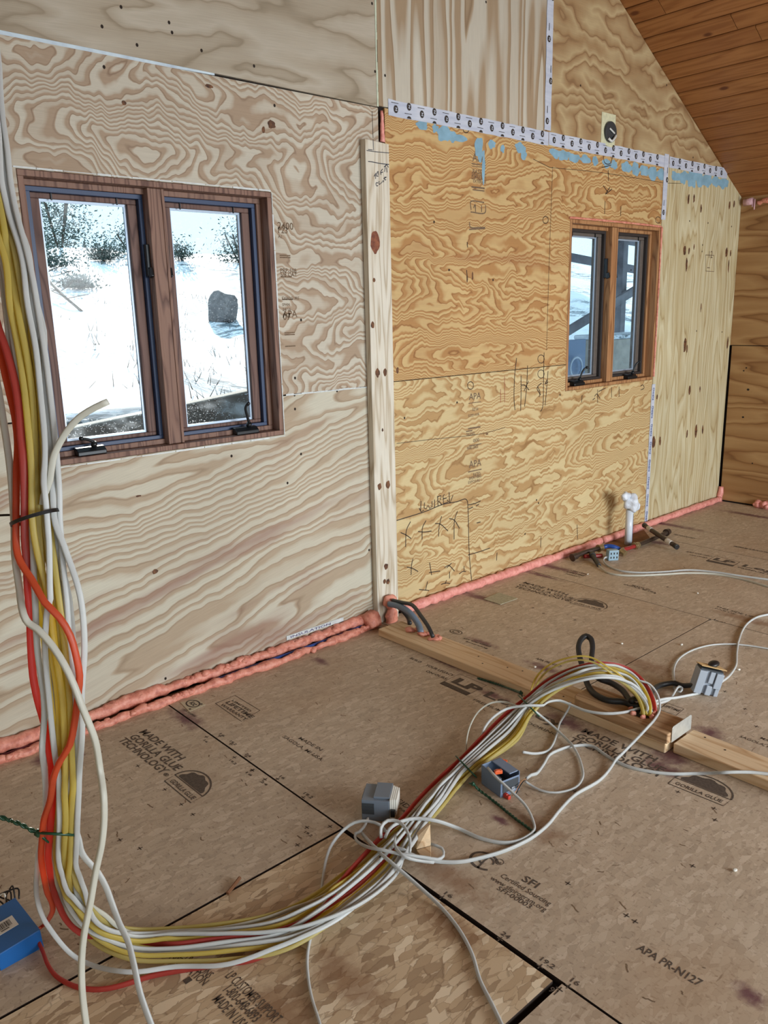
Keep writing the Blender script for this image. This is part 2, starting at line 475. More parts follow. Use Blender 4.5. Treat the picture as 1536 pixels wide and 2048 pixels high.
M['knot'] = knot_mat('plywood_knot', (128, 84, 50), (58, 36, 26))
M['ply_upper_left'] = ply('plywood_grey', (190, 183, 168), (172, 161, 142), (148, 136, 116), K=16, sv=3.0, su=.5, zig=.06, zigf=3, seed=3, soft=True, tilt=-4)
M['ply_left'] = ply('plywood_contour', (204, 199, 184), (174, 154, 132), (146, 124, 104), K=40, sv=2.6, su=1.1, zig=.085, zigf=5.5, seed=11)
M['ply_left_low'] = ply('plywood_pale', (206, 203, 186), (180, 163, 140), (156, 137, 114), K=15, sv=3.4, su=.45, zig=.035, zigf=4, tilt=-13, lin=20, seed=21, red=(146, 108, 96), redamt=.7)
M['ply_upper_mid'] = ply('plywood_stripe', (204, 200, 186), (170, 149, 122), (146, 124, 98), vertical=True, K=9, sv=4.5, su=.35, zig=.008, zigf=3, lin=5, seed=31, soft=False)
M['ply_upper_right'] = ply('plywood_smoky', (196, 176, 136), (166, 136, 98), (140, 108, 76), K=12, sv=3.2, su=1.2, zig=.08, zigf=4, seed=44, soft=True)
M['ply_right'] = ply('plywood_golden', (210, 182, 130), (182, 138, 88), (142, 96, 58), K=34, sv=4.0, su=.75, zig=.055, zigf=6.5, seed=55, red=(146, 88, 56), redamt=.5)
M['ply_right_low'] = ply('plywood_golden_low', (214, 196, 150), (188, 154, 106), (152, 116, 74), K=34, sv=3.8, su=.7, zig=.05, zigf=8, tilt=-6, seed=67)
M['ply_right_end'] = ply('plywood_knotty', (218, 212, 180), (196, 182, 142), (172, 150, 110), vertical=True, K=15, sv=5.0, su=.5, zig=.02, zigf=4, lin=3, seed=72, soft=True)
M['ply_side'] = ply('plywood_brown', (186, 150, 104), (158, 118, 76), (128, 90, 56), K=9, sv=4.0, su=.4, zig=.02, zigf=3, seed=81, soft=True, plane='YZ', red=(128, 84, 52), redamt=.6)

SEAM = 2.425
sheet([[(XL, SEAM + .012), (1.8, SEAM), (2.622, SEAM - .006), (2.622, rake(2.622)), (XRIDGE, rake(XRIDGE)), (XL, rake(XL))]], M['ply_upper_left'],
      dots=[(242, 14), (338, 45), (344, 65), (204, 53), (274, 90), (403, 101), (508, 132), (744, 7), (752, 65), (750, 143)])
sheet([[(2.634, SEAM), (3.846, SEAM), (3.846, rake(3.846)), (2.634, rake(2.634))]], M['ply_upper_mid'], dots=[(972, 4), (770, 151)])
sheet([[(3.852, SEAM), (5.94, SEAM), (3.852, rake(3.852))]], M['ply_upper_right'], dots=[(1161, 171), (1386, 315), (1333, 170)])
sheet(rect_minus(XL, 2.628, 1.190, 2.415, W1), M['ply_left'],
      dots=[(208, 134), (549, 211), (602, 640), (590, 756), (674, 782), (246, 205)], knots=[(527, 260, .008, .012), (543, 249, .02, .016), (248, 206, .008, .008), (418, 172, .016, .007)])
sheet(rect_minus(XL, 2.628, 0.012, 1.184, W1), M['ply_left_low'],
      dots=[(589, 790), (590, 818), (463, 912), (602, 908), (331, 1357), (738, 1100), (575, 966)], knots=[(700, 1252, .022, .009), (277, 992, .012, .004), (310, 1143, .012, .01)])
sheet(rect_minus(2.668, 5.094, 1.201, 2.42, W2), M['ply_right'],
      dots=[(1262, 540), (986, 560), (868, 444), (1120, 790), (898, 540)], knots=[(795, 741, .009, .014), (945, 552, .006, .022), (934, 558, .004, .018)])
sheet(rect_minus(2.668, 5.094, 0.012, 1.197, W2), M['ply_right_low'],
      dots=[(1073, 1000), (1077, 1006), (1050, 1068), (1256, 1004), (809, 836), (914, 805)], knots=[(974, 868, .012, .004)])
KN = [(1377, 399, .013, .03), (1388, 397, .012, .028), (1402, 417, .010, .028), (1459, 410, .012, .028), (1468, 408, .011, .026),
      (1369, 501, .019, .032), (1378, 502, .010, .022), (1388, 494, .008, .018), (1373, 530, .013, .045), (1453, 505, .018, .032), (1461, 506, .010, .022), (1457, 533, .010, .048),
      (1402, 615, .007, .030), (1370, 690, .019, .05), (1374, 697, .010, .03), (1455, 686, .013, .045), (1379, 780, .016, .036), (1400, 778, .009, .022), (1314, 794, .009, .018),
      (1307, 885, .024, .042), (1320, 882, .013, .03), (1374, 868, .011, .03), (1392, 862, .018, .046), (1405, 860, .011, .034), (1478, 397, .004, .02)]
sheet([[(5.100, 0.012), (6.184, .012), (6.190, 1.22), (6.1995, 1.225), (6.1995, rake(6.1995)), (5.955, SEAM - .004), (5.100, SEAM - .004)]], M['ply_right_end'],
      dots=[(1416, 446), (1379, 442), (1463, 453), (1405, 490), (1404, 503), (1444, 664), (1393, 662)], knots=KN)

# right side wall: three wide sheets with dark joints
b = MB()
b.box((XR + .012, YR, -.05), (XR + .1, D + .15, 2.45))
wall_right = tag(b.build('wall_right', M['gap']), kind='structure')
zc = [(.012, 1.218), (1.224, 2.30)]
for k, (za, zb) in enumerate(zc):
    b = MB()
    for (ya, yb) in ((YR, -.9), (-.895, D - .014 if k == 0 else D - .0005)):
        b.box((XR, ya, za), (XR + .012, yb, zb))
    b.mi = 1
    rr = random.Random(k + 5)
    for j in range(16):
        y = rr.uniform(1.7, D - .1); z = rr.uniform(za + .1, zb - .05); r = rr.uniform(.005, .011)
        b.poly([(XR - .0005, y + r * math.cos(2 * PI * i / 10), z + r * .8 * math.sin(2 * PI * i / 10)) for i in range(10)][::-1])
    tag(b.build('plywood_sheet', [M['ply_side'], M['hole']], wall_right), kind='structure')
stamp = Ink((XR, 0, 0), (0, -1, 0), (0, 0, 1), .0006)   # faint mill stamp on the side wall
for i in range(6):
    stamp.rect(-2.62 + i * .026, 1.575 + .01 * (i % 2), -2.62 + i * .026 + (.004 if i % 2 else .008), 1.70 - .008 * (i % 3))
stamp.text('APA', -2.60, 1.585, .045, rot=PI / 2); stamp.text('RATED', -2.53, 1.575, .035, rot=PI / 2)
tag(stamp.build('printed_stamp', M['faded_ink'], wall_right), kind='structure')

# left wall and rear wall, with unseen openings set where the lamps stand
def wall_with_holes(name, fixed, axis, a0, a1, z1, holes, mat, thick=.1):
    b = MB(); cuts = sorted({a0, a1} | {h[0] for h in holes} | {h[1] for h in holes})
    for p, q in zip(cuts, cuts[1:]):
        zs = [(-.05, z1)]
        for h in holes:
            if h[0] <= p and q <= h[1]: zs = [(-.05, h[2]), (h[3], z1)]
        for za, zb in zs:
            if axis == 'Y': b.box((fixed, p, za), (fixed - thick, q, zb))
            else: b.box((p, fixed, za), (q, fixed - thick, zb))
    return b
M['ply_plain'] = ply('plywood_plain', (214, 196, 160), (190, 160, 118), (160, 126, 88), K=8, sv=4, seed=91)
M['ply_plain_side'] = ply('plywood_plain_side', (214, 196, 160), (190, 160, 118), (160, 126, 88), K=8, sv=4, seed=95, plane='YZ')
tag(wall_with_holes('wall_left', XL, 'Y', YR - .1, D + .15, 2.42, [(-1.95, -.45, .8, 1.9)], M['ply_plain_side']).build('wall_left', M['ply_plain_side']), kind='structure')
b = wall_with_holes('wall_rear', YR, 'X', XL - .1, XR + .1, 2.30, [(-.85, 1.55, .1, 2.12), (2.25, 4.95, .3, 2.1)], M['ply_plain'])
b.prism([(XL - .1, YR, 2.30), (XR + .1, YR, 2.30), (XRIDGE, YR, rake(XRIDGE) + .12)], (0, -.1, 0))
tag(b.build('wall_rear', M['ply_plain']), kind='structure')

# board ceiling on both slopes, boards run front to rear
n = NT('ceiling_pine'); co = n.sep(n.coord()); gi = n.new('ShaderNodeNewGeometry').outputs['Random Per Island']
al = n.math('ADD', n.math('MULTIPLY', co[1], .8), n.math('MULTIPLY', gi, 40))
g = n.noise(n.comb(al, n.math('MULTIPLY', co[0], 11), gi), 1, 2.5, .5)
ring = n.math('FRACT', n.math('MULTIPLY', g, 9))
col = n.ramp(ring, [(0, srgb(152, 102, 58)), (.3, srgb(162, 112, 66)), (.85, srgb(136, 88, 48)), (1, srgb(152, 102, 58))])
col = n.mix(n.math('MULTIPLY', gi, .45), col, srgb(132, 82, 44))
kn = n.voro(n.comb(n.math('MULTIPLY', co[1], 3.2), n.math('MULTIPLY', co[0], 7), gi), 1)
col = n.mix(n.smooth(kn, .13, .05), col, srgb(96, 52, 26))
M['ceiling'] = n.set(col, .45, spec=.35)
slope = Vector((1, 0, -.559)).normalized(); nrm = Vector((slope.z, 0, -slope.x))
def ceil_slope(sign, name):
    b = MB(); rr = random.Random(3 if sign > 0 else 4)
    L = (XR + .1 - XRIDGE) / slope.x; wd = .1215; k = 0
    while k * wd < L:
        s0, s1 = k * wd, min(L, (k + 1) * wd) - .006
        def pt(s, y, up): 
            x = XRIDGE + sign * slope.x * s; z = rake(XRIDGE) + slope.z * s
            return Vector((x, y, z)) + Vector((sign * .488, 0, .873)) * up
        ys = [YR - .1]
        y = YR + rr.uniform(.3, 1.6)
        while y < D - .15:
            ys.append(y); y += rr.uniform(.9, 2.6)
        ys.append(D + .02)
        for ya, yb in zip(ys, ys[1:]):
            yb2 = yb - .004; c = .006
            sec = lambda y: [pt(s0 + c, y, 0), pt(s1 - c, y, 0), pt(s1, y, c), pt(s1, y, .019), pt(s0, y, .019), pt(s0, y, c)]
            A, B_ = sec(ya), sec(yb2); q = len(A)
            fs = [tuple(range(q)), tuple(range(2 * q - 1, q - 1, -1))] + [(i, i + q, (i + 1) % q + q, (i + 1) % q) for i in range(q)]
            b.add(A + B_, fs)
        k += 1
    b2 = MB()
    b2.prism([pt(-.02, YR - .1, .0195), pt(L, YR - .1, .0195), pt(L, YR - .1, .12), pt(-.02, YR - .1, .12)], (0, D + .25 - YR, 0))
    b.mi = 1; b.add(b2.v, b2.f)
    return tag(b.build(name, [M['ceiling'], M['gap']]), kind='structure')
ceil_slope(1, 'ceiling'); ceil_slope(-1, 'ceiling_left')

# ------------------------------------------------------------------ the floor
STAINS = [  # purple glue smudges: pixel centre, half lengths (m), turn
    (372, 1437, .15, .05, -.25), (640, 1322, .07, .035, .3), (80, 1520, .05, .04, 0), (155, 1508, .05, .035, 0),
    (895, 1325, .16, .04, .1), (1010, 1368, .06, .04, .3), (985, 1390, .12, .03, .0), (960, 1195, .20, .045, -.35), (1110, 1135, .26, .05, -.4), (1080, 1150, .2, .03, -.3),
    (965, 1285, .12, .03, .2), (1085, 1335, .12, .04, 0), (1135, 1445, .13, .055, .2), (1345, 1512, .09, .09, .4), (1325, 1535, .10, .05, -.1), (1420, 1465, .07, .05, .2),
    (1500, 1990, .05, .035, 0), (1340, 1050, .35, .05, -.3), (1500, 1030, .3, .05, 0), (1300, 1082, .25, .05, -.3), (1000, 1640, .05, .02, 0)]
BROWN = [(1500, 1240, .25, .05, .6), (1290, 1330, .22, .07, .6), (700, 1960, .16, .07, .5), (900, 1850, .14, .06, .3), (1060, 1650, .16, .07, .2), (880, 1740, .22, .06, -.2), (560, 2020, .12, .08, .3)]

def floor_mat(name, seed, osb=False, dy=0.0):
    n = NT(name); co = n.coord(); c3 = n.mapping(co, loc=(seed * 2.31, seed * 1.77, 0))
    wv = n.noise(c3, 16, 5, .68, out='Color'); cw = n.vmath('ADD', c3, n.vmath('SCALE', n.vmath('SUBTRACT', wv, (.5, .5, .5)), .020 if osb else .020))
    def flakes(rot, fx, fy, z):
        m = n.mapping(cw, loc=(z * 3.1, z * 1.9, z), rot=(0, 0, rot), scale=(fx, fy, 0))
        v = n.new('ShaderNodeTexVoronoi', feature='F1'); n.put(v.inputs['Vector'], m); v.inputs['Scale'].default_value = 1
        e = n.new('ShaderNodeTexVoronoi', feature='DISTANCE_TO_EDGE'); n.put(e.inputs['Vector'], m); e.inputs['Scale'].default_value = 1
        sc = n.sep(v.outputs['Color'])
        return sc[0], sc[1], e.outputs['Distance']
    if osb:
        layers = [(1.25, 13, 34, 1), (1.95, 11, 28, 2), (.55, 14, 32, 3), (2.75, 12, 36, 4), (1.6, 22, 60, 5)]
        stops = [(0, srgb(166, 142, 114)), (.3, srgb(198, 174, 142)), (.6, srgb(208, 186, 155)), (.82, srgb(216, 196, 166)), (.93, srgb(238, 222, 194)), (1, srgb(176, 148, 116))]
    else:
        layers = [(1.45, 24, 60, 1), (1.85, 30, 72, 2), (1.1, 28, 66, 3)]
        stops = [(0, srgb(178, 162, 142)), (.3, srgb(188, 171, 150)), (.7, srgb(193, 177, 156)), (1, srgb(206, 191, 171))]
    col = None
    for i, (rot, fx, fy, z) in enumerate(layers):
        a, b_, e = flakes(rot, fx, fy, z + seed)
        c = n.ramp(a, stops)
        c = n.mix(n.math('MULTIPLY', n.smooth(e, .05, 0.0), .38 if osb else .14), c, srgb(96, 70, 50) if osb else srgb(120, 98, 82))
        col = c if col is None else n.mix(n.math('GREATER_THAN', b_, .58 if osb else .52), col, c)
    mott = n.noise(c3, 3.0, 4, .6)
    col = n.mix(.55, col, n.ramp(mott, [(.3, (.80, .77, .74, 1)), (.7, (1.02, 1, .98, 1))]), 'MULTIPLY')
    if not osb:
        sp = n.noise(n.mapping(c3, rot=(0, 0, .5), scale=(120, 60, 0)), 1, 3, .6)
        col = n.mix(n.math('MULTIPLY', n.smooth(sp, .56, .70), .5), col, srgb(118, 98, 80))
        st = n.noise(n.mapping(c3, rot=(0, 0, 1.4), scale=(14, 110, 0)), 1, 2, .5)
        col = n.mix(n.math('MULTIPLY', n.smooth(st, .68, .76), .55), col, srgb(92, 70, 54))
        col = n.mix(n.math('MULTIPLY', n.smooth(n.noise(n.mapping(c3, loc=(9, 2, 0)), 1.3, 3, .55), .5, .75), .35), col, srgb(160, 126, 90))
    # purple smudges; brown marks, part stain, part painted shadow of the bundle
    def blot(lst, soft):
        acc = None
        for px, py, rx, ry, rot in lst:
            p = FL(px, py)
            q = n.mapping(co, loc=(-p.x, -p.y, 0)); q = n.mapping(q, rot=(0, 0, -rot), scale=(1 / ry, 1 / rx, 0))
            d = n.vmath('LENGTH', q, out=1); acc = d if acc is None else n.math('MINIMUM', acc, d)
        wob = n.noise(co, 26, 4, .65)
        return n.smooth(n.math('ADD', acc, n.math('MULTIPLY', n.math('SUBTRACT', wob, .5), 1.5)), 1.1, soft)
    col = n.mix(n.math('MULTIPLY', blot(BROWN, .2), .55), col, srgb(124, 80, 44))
    if not osb: col = n.mix(n.math('MULTIPLY', blot(STAINS, .1), .85), col, srgb(92, 44, 62))
    n.bump(n.noise(c3, 160, 3, .6), .12, .001)
    return n.set(col, n.math('ADD', .46, n.math('MULTIPLY', mott, .2)), spec=.35)

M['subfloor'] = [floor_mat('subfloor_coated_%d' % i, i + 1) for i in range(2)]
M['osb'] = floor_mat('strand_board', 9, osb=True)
FT = .019
M['edge_dark'] = flat('shaded_panel_edge', (46, 32, 24), .9)  # joint shade put into the colour of the panel sides
b = MB(); b.box((XL - .1, YR - .1, -.25), (XR + .1, D + .15, -FT - .001))
floor = tag(b.build('floor', M['gap']), kind='structure')
SA = 1.331                      # long joint in front of the camera
cols = [(XL, SA - .0035), (SA + .0035, 2.535), (2.539, 3.727), (3.731, 4.889), (4.893, XR)]
panels = []
def panel(x0, x1, y0, y1, mat):
    b = MB(); b.box((x0, y0, -FT), (x1, y1, 0)); b.m = [1, 0, 1, 1, 1, 1]
    o = tag(b.build('subfloor_panel', [mat, M['edge_dark']], floor), kind='structure'); panels.append(o); return o
def panel_at(x, y): return next(o for o in panels if o.data.vertices and min(v.co.x for v in o.data.vertices) <= x <= max(v.co.x for v in o.data.vertices) and min(v.co.y for v in o.data.vertices) <= y <= max(v.co.y for v in o.data.vertices))
m0, m1 = M['subfloor']
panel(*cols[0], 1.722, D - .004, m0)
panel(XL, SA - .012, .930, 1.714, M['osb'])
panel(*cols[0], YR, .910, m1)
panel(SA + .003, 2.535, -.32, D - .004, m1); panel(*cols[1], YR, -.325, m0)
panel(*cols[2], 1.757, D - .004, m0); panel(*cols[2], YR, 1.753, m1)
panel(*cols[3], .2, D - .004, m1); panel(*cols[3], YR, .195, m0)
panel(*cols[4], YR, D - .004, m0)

# lettering stamped on the panels (black ink, worn)
def ftext(ik, s, pl, pr, cap, bold=.02):
    a = Vector(fxy(*pl)); e = Vector(fxy(*pr)); v = e - a
    size = cap * .80 / .73; w = ik.width(s, size, bold)
    ik.text(s, a.x, a.y, size, rot=math.atan2(v.y, v.x), bold=bold, sx=v.length / w)
def fline(ik, pts, wd): ik.line([fxy(*p) for p in pts], wd)
def cross(ik, px, py, r=.009):
    x, y = fxy(px, py); ik.rect(x - r, y - .0015, x + r, y + .0015); ik.rect(x - .0015, y - r, x + .0015, y + r)
def fquad(ik, q, wd, bar=0):
    P = [Vector(fxy(*p)) for p in q]            # BL BR TR TL
    ik.line([P[0], P[1], P[2], P[3], P[0]], wd)
    if bar: 
        up = (P[3] - P[0]).normalized() * bar; ik.mb.poly([ik.w(*P[0]), ik.w(*P[1]), ik.w(*(P[1] + up)), ik.w(*(P[0] + up))])
    return P
def emblem(ik, q, cap):
    """boxed wordmark under a plain dome"""
    P = fquad(ik, q, .004)
    ftext(ik, 'GORILLA GLUE', [q[0][0] + (q[1][0] - q[0][0]) * .08 + (q[3][0] - q[0][0]) * .25, q[0][1] + (q[1][1] - q[0][1]) * .08 + (q[3][1] - q[0][1]) * .25],
          [q[0][0] + (q[1][0] - q[0][0]) * .93 + (q[3][0] - q[0][0]) * .25, q[0][1] + (q[1][1] - q[0][1]) * .93 + (q[3][1] - q[0][1]) * .25], cap)
    ex = (P[2] - P[3]); ey = (P[3] - P[0]).normalized(); c = (P[2] + P[3]) / 2; rx = ex.length / 2; ex = ex.normalized()
    h = rx * .85
    ik.line([c + ex * rx * math.cos(PI * k / 18) + ey * h * math.sin(PI * k / 18) for k in range(19)], .006)
    pts = []
    for k in range(25):
        a = PI * k / 24; m = .80 + .05 * math.sin(9 * a)
        pts.append(c + ex * rx * m * math.cos(a) + ey * (.004 + h * m * math.sin(a)))
    ik.mb.poly([ik.w(*p) for p in pts])
def words(parent, items, name='printed_lettering'):
    ik = floor_ink()
    for it in items: it(ik)
    o = ik.build(name, M['floor_ink'], parent); tag(o, kind='structure'); return o
T = lambda *a, **k: (lambda ik: ftext(ik, *a, **k))
X = lambda *a: (lambda ik: [cross(ik, *p) for p in a])

P_near = panel_at(1, 2.3); P_osb = panel_at(1, 1.3); P_mid = panel_at(2, 2); P_r1 = panel_at(3, 2.5); P_r1n = panel_at(3, 1.0); P_r2 = panel_at(4.3, 2); P_r3 = panel_at(5.5, 2); P_bot = panel_at(1, .5)
words(P_near, [T('MADE WITH', (277, 1464), (357, 1522), .042), T('GORILLA GLUE', (257, 1474), (351, 1542), .042), T('TECHNOLOGY', (236, 1481), (323, 1548), .042), T('®', (325, 1549), (332, 1554), .02),
    lambda ik: emblem(ik, [(329, 1562), (382, 1606), (405, 1593), (350, 1550)], .024),
    X((363, 1609), (386, 1629), (330, 1579), (276, 1532), (595, 1690), (660, 1653), (413, 1474), (469, 1515), (505, 1541), (530, 1559), (614, 1655), (240, 1680), (280, 1697)),
    T('16', (405, 1480), (413, 1486), .012), T('19.2', (456, 1520), (470, 1530), .012), T('16', (488, 1544), (502, 1553), .012), T('24', (520, 1563), (532, 1572), .012), T('19.2', (606, 1664), (622, 1674), .012)])
words(P_mid, [T('LIMITED', (462, 1401), (500, 1424), .014), T('LIFETIME', (450, 1405), (502, 1437), .026, bold=.03), T('WARRANTY', (440, 1410), (490, 1441), .020),
    lambda ik: fquad(ik, [(431, 1407), (483, 1443), (520, 1421), (470, 1391)], .003),
    T('MADE IN', (595, 1477), (640, 1502), .022, bold=.006), T('SAGOLA, MI USA.', (564, 1474), (643, 1523), .022, bold=.006),
    T('1 3/4 IN. FLOORING', (363, 1418), (389, 1434), .012),
    X((440, 1472), (462, 1488), (492, 1513), (555, 1558), (606, 1595), (504, 1540)),
    T('16', (436, 1467), (447, 1474), .014), T('19.2', (457, 1482), (470, 1491), .014), T('24', (489, 1508), (499, 1515), .014), T('16', (556, 1552), (567, 1559), .014), T('19.2', (604, 1586), (622, 1598), .016),
    T('BUILD', (818, 1317), (840, 1326), .022), T('YOUR LEGACY', (850, 1331), (905, 1353), .022), T('ON OURS.', (850, 1343), (893, 1360), .022),
    lambda ik: fquad(ik, [(880, 1367), (933, 1391), (973, 1371), (919, 1348)], .003, bar=.028),
    T('LP', (901, 1363), (953, 1386), .068, bold=.05), T('Legacy', (963, 1390), (1120, 1456), .068, bold=.02), T('PREMIUM SUB-FLOORING', (944, 1400), (1112, 1472), .022, bold=.005),
    T('MADE WITH', (1160, 1463), (1308, 1524), .044), T('GORILLA GLUE', (1149, 1473), (1324, 1545), .044), T('TECHNOLOGY', (1136, 1481), (1322, 1557), .044),
    lambda ik: emblem(ik, [(1336, 1567), (1447, 1612), (1462, 1600), (1350, 1555)], .022),
    T('SIDE UP', (791, 1602), (848, 1642), .026, bold=.008), T('PARTIE', (795, 1617), (830, 1642), .014, bold=.006),
    T('SFI', (1041, 1760), (1071, 1777), .034, bold=.015), T('Certified Sourcing', (999, 1753), (1098, 1812), .024, bold=.004), T('www.sfiprogram.org', (979, 1758), (1089, 1824), .024, bold=.002), T('SFI-00003', (992, 1778), (1059, 1818), .022, bold=.006),
    lambda ik: (ik.ring(*fxy(968, 1722), .042, .034, .008, .6, 5.6), ik.ring(*fxy(973, 1722), .022, .018, .006, 0, 4.5), fline(ik, [(955, 1736), (968, 1722), (985, 1710)], .006), ik.ring(*fxy(999, 1724), .012, .012, .002), ik.text('R', fxy(996, 1727)[0], fxy(996, 1727)[1], .014)),
    T('APA PR-N127', (1272, 1899), (1398, 1974), .032, bold=.014),
    T('16', (884, 1786), (902, 1797), .017), T('24', (1000, 1868), (1016, 1879), .018), T('19.2', (1076, 1918), (1106, 1939), .018), T('16', (1136, 1960), (1155, 1973), .019),
    X((884, 1795), (1000, 1878.5), (1080, 1933), (1137, 1973), (1385, 1732), (1270, 1843), (1430, 1640), (1136, 1767), (1150, 1583), (1356, 1584), (1428, 1617), (1253, 1831))])
words(P_bot, [lambda ik: ik.text('16', *fxy(1121, 1985), .024, rot=PI * 1.0), X((1119, 1979))])
words(P_osb, [T('LP CUSTOMER SUPPORT', (449, 1953), (549, 2049), .034, bold=.004), T('1-800-648-6893', (443, 1980), (507, 2046), .034, bold=.006), T('MADE IN USA', (423, 2000), (480, 2062), .034, bold=.008),
    T('OUR TRADITIONS', (345, 1902), (415, 1958), .028, bold=.006), T('INSTALLATION', (335, 1914), (405, 1972), .028, bold=.006), lambda ik: (ik.rect(*[v + d for v, d in zip(fxy(365, 1961), (0, 0))], *[v + d for v, d in zip(fxy(365, 1961), (.016, .018))]))])
words(P_r1, [T('MADE WITH', (1044, 1166), (1132, 1191), .040), T('GORILLA GLUE', (1035, 1170), (1146, 1200), .040), T('TECHNOLOGY®', (1027, 1174), (1139, 1204), .040),
    lambda ik: emblem(ik, [(1140, 1206), (1203, 1222), (1212, 1217), (1148, 1201)], .02),
    T('APA PR-N127', (1070, 1318), (1120, 1335), .024), lambda ik: (ik.ring(*fxy(912, 1264), .035, .022, .005), ik.ring(*fxy(912, 1264), .018, .012, .005)), T('SFI Certified', (925, 1277), (980, 1294), .016), T('Sourcing', (930, 1283), (975, 1298), .014),
    X((1066, 1216), (1087, 1227), (1042, 1260), (1150, 1240))])
words(P_r1n, [T('LIFETIME', (1325, 1412), (1358, 1424), .022), lambda ik: fquad(ik, [(1318, 1419), (1352, 1431), (1368, 1418), (1334, 1406)], .003),
    T('MADE IN', (1519, 1477), (1568, 1495), .022, bold=.006), T('SAGOLA, MI USA.', (1478, 1474), (1576, 1510), .022, bold=.006), X((1450, 1383), (1490, 1418), (1513, 1453))])
words(P_r2, [T('BUILD YOUR LEGACY', (1372, 1104), (1424, 1114), .026), T('ON OURS.', (1378, 1110), (1415, 1117), .024), lambda ik: fquad(ik, [(1412, 1122), (1465, 1133), (1480, 1124), (1432, 1112)], .005, bar=.03),
    T('LP', (1424, 1119), (1465, 1128), .07, bold=.05), T('Legacy', (1480, 1132), (1620, 1163), .07, bold=.02), T('PREMIUM SUB-FLOORING', (1474, 1135), (1630, 1171), .022),
    T('LIFETIME', (1132, 1144), (1168, 1153), .024), T('LIMITED', (1140, 1141), (1172, 1149), .016), T('WARRANTY', (1130, 1148), (1160, 1155), .018),
    T('MADE IN', (1262, 1171), (1300, 1181), .022), T('SAGOLA, MI USA.', (1246, 1169), (1312, 1187), .022),
    T('THIS SIDE UP', (1430, 1214), (1504, 1235), .028, bold=.012), T('PARTIE', (1428, 1217), (1470, 1229), .016, bold=.004),
    X((1310, 1187), (1335, 1174), (1420, 1240), (1430, 1239)), T('16 24', (1425, 1240), (1450, 1247), .016)])
words(P_r3, [T('TECHNOLOGY', (1345, 1069), (1390, 1078), .03), T('PREMIUM SUB-FLOORING', (1466, 1093), (1545, 1108), .03)])

# chipped flakes on the coated panels
rr = random.Random(12); ik = floor_ink(lift=.0004)
def chips(panel_obj, n, box):
    ik = floor_ink(lift=.0004)
    for _ in range(n):
        x, y = rr.uniform(*box[0]), rr.uniform(*box[1]); a = rr.gauss(0, .5); l = rr.uniform(.006, .03); w = rr.uniform(.0012, .004)
        pts = [(-y + math.cos(a) * l * (k / 4 - .5) + rr.gauss(0, .0012), x + math.sin(a) * l * (k / 4 - .5) + rr.gauss(0, .0012)) for k in range(5)]
        ik.line(pts, w)
    tag(ik.build('surface_chip', M['chip'], panel_obj), kind='structure')
M['chip'] = flat('chipped_wood', (122, 100, 78), .85, var=.3, vs=60)
chips(P_near, 60, ((.2, 1.32), (1.75, 2.8))); chips(P_mid, 95, ((1.36, 2.5), (.6, 2.8))); chips(P_r1, 60, ((2.6, 3.7), (1.8, 2.85))); chips(P_r1n, 60, ((2.6, 3.7), (.6, 1.74))); chips(P_r2, 40, ((3.8, 4.85), (1, 2.8)))

# ------------------------------------------------------------------ pencil, marker and mill stamps on the wall
def strokes(lst, wd, mat, name, y=D, parent=None, crisp=False):
    ik = Ink((0, y, 0), (1, 0, 0), (0, 0, 1), .0008)
    for l in lst:
        pts = []
        for px, py in l: p = WL(px, py, y); pts.append((p.x, p.z))
        if len(pts) > 2 and not crisp:
            pts = [(v.x, v.y) for v in spline([Vector((a, b, 0)) for a, b in pts], .004)]
        ik.line(pts, wd)
    return tag(ik.build(name, mat, parent), kind='structure' if parent is wall_back else None)
box_line = [[(793, 1041), (850, 1023), (885, 1009), (915, 1003), (930, 998), (934, 1001), (936, 1020), (938, 1100), (941, 1140), (944, 1170)], [(936, 1110), (960, 1103), (980, 1096)]]
xs_ = [[(821, 1043), (813, 1060), (811, 1094)], [(801, 1065), (812, 1070), (822, 1077)], [(852, 1041), (845, 1055), (844, 1079)], [(836, 1063), (848, 1064), (863, 1062)],
       [(883, 1032), (878, 1055), (877, 1073)], [(870, 1047), (880, 1048), (896, 1062)], [(915, 1022), (909, 1040), (908, 1079)], [(898, 1037), (908, 1040), (919, 1057)],
       [(826, 1117), (823, 1130), (822, 1150)], [(813, 1134), (823, 1136), (836, 1143)], [(859, 1125), (863, 1150)], [(858, 1145), (880, 1142)], [(889, 1135), (897, 1131), (909, 1142)], [(903, 1126), (893, 1136)], [(899, 1143), (899, 1157)], [(928, 1132), (928, 1143)], [(918, 1148), (925, 1143), (932, 1143)],
       [(855, 1163), (851, 1180)], [(838, 1179), (858, 1181)], [(893, 1160), (890, 1168)], [(882, 1169), (891, 1166), (900, 1167)],
       [(994, 1105), (993, 1121)], [(1082, 1073), (1081, 1095)], [(1154, 1049), (1155, 1078)], [(953, 1046), (961, 1044)]]
wire = [[(842, 1002), (841, 1022)], [(838, 1016), (842, 1024), (848, 1020)], [(849, 1005), (848, 1016), (852, 1018), (856, 1010), (859, 1017), (864, 1013), (864, 1002)], [(869, 999), (869, 1015)], [(875, 992), (876, 1012)], [(875, 994), (882, 991), (881, 999), (877, 1002), (884, 1010)],
        [(889, 989), (886, 991), (887, 1007), (896, 1004)], [(886, 998), (893, 996)], [(898, 984), (899, 1004)], [(894, 1000), (900, 1006), (906, 990)], [(936, 1010), (950, 1007), (961, 1002)], [(937, 1018), (946, 1014)], [(952, 1012), (958, 1008)]]
strokes(box_line + xs_, .0048, M['pen'], 'pencil_marks', parent=wall_back)
strokes(wire, .0050, M['pen'], 'pencil_marks', parent=wall_back, crisp=True)
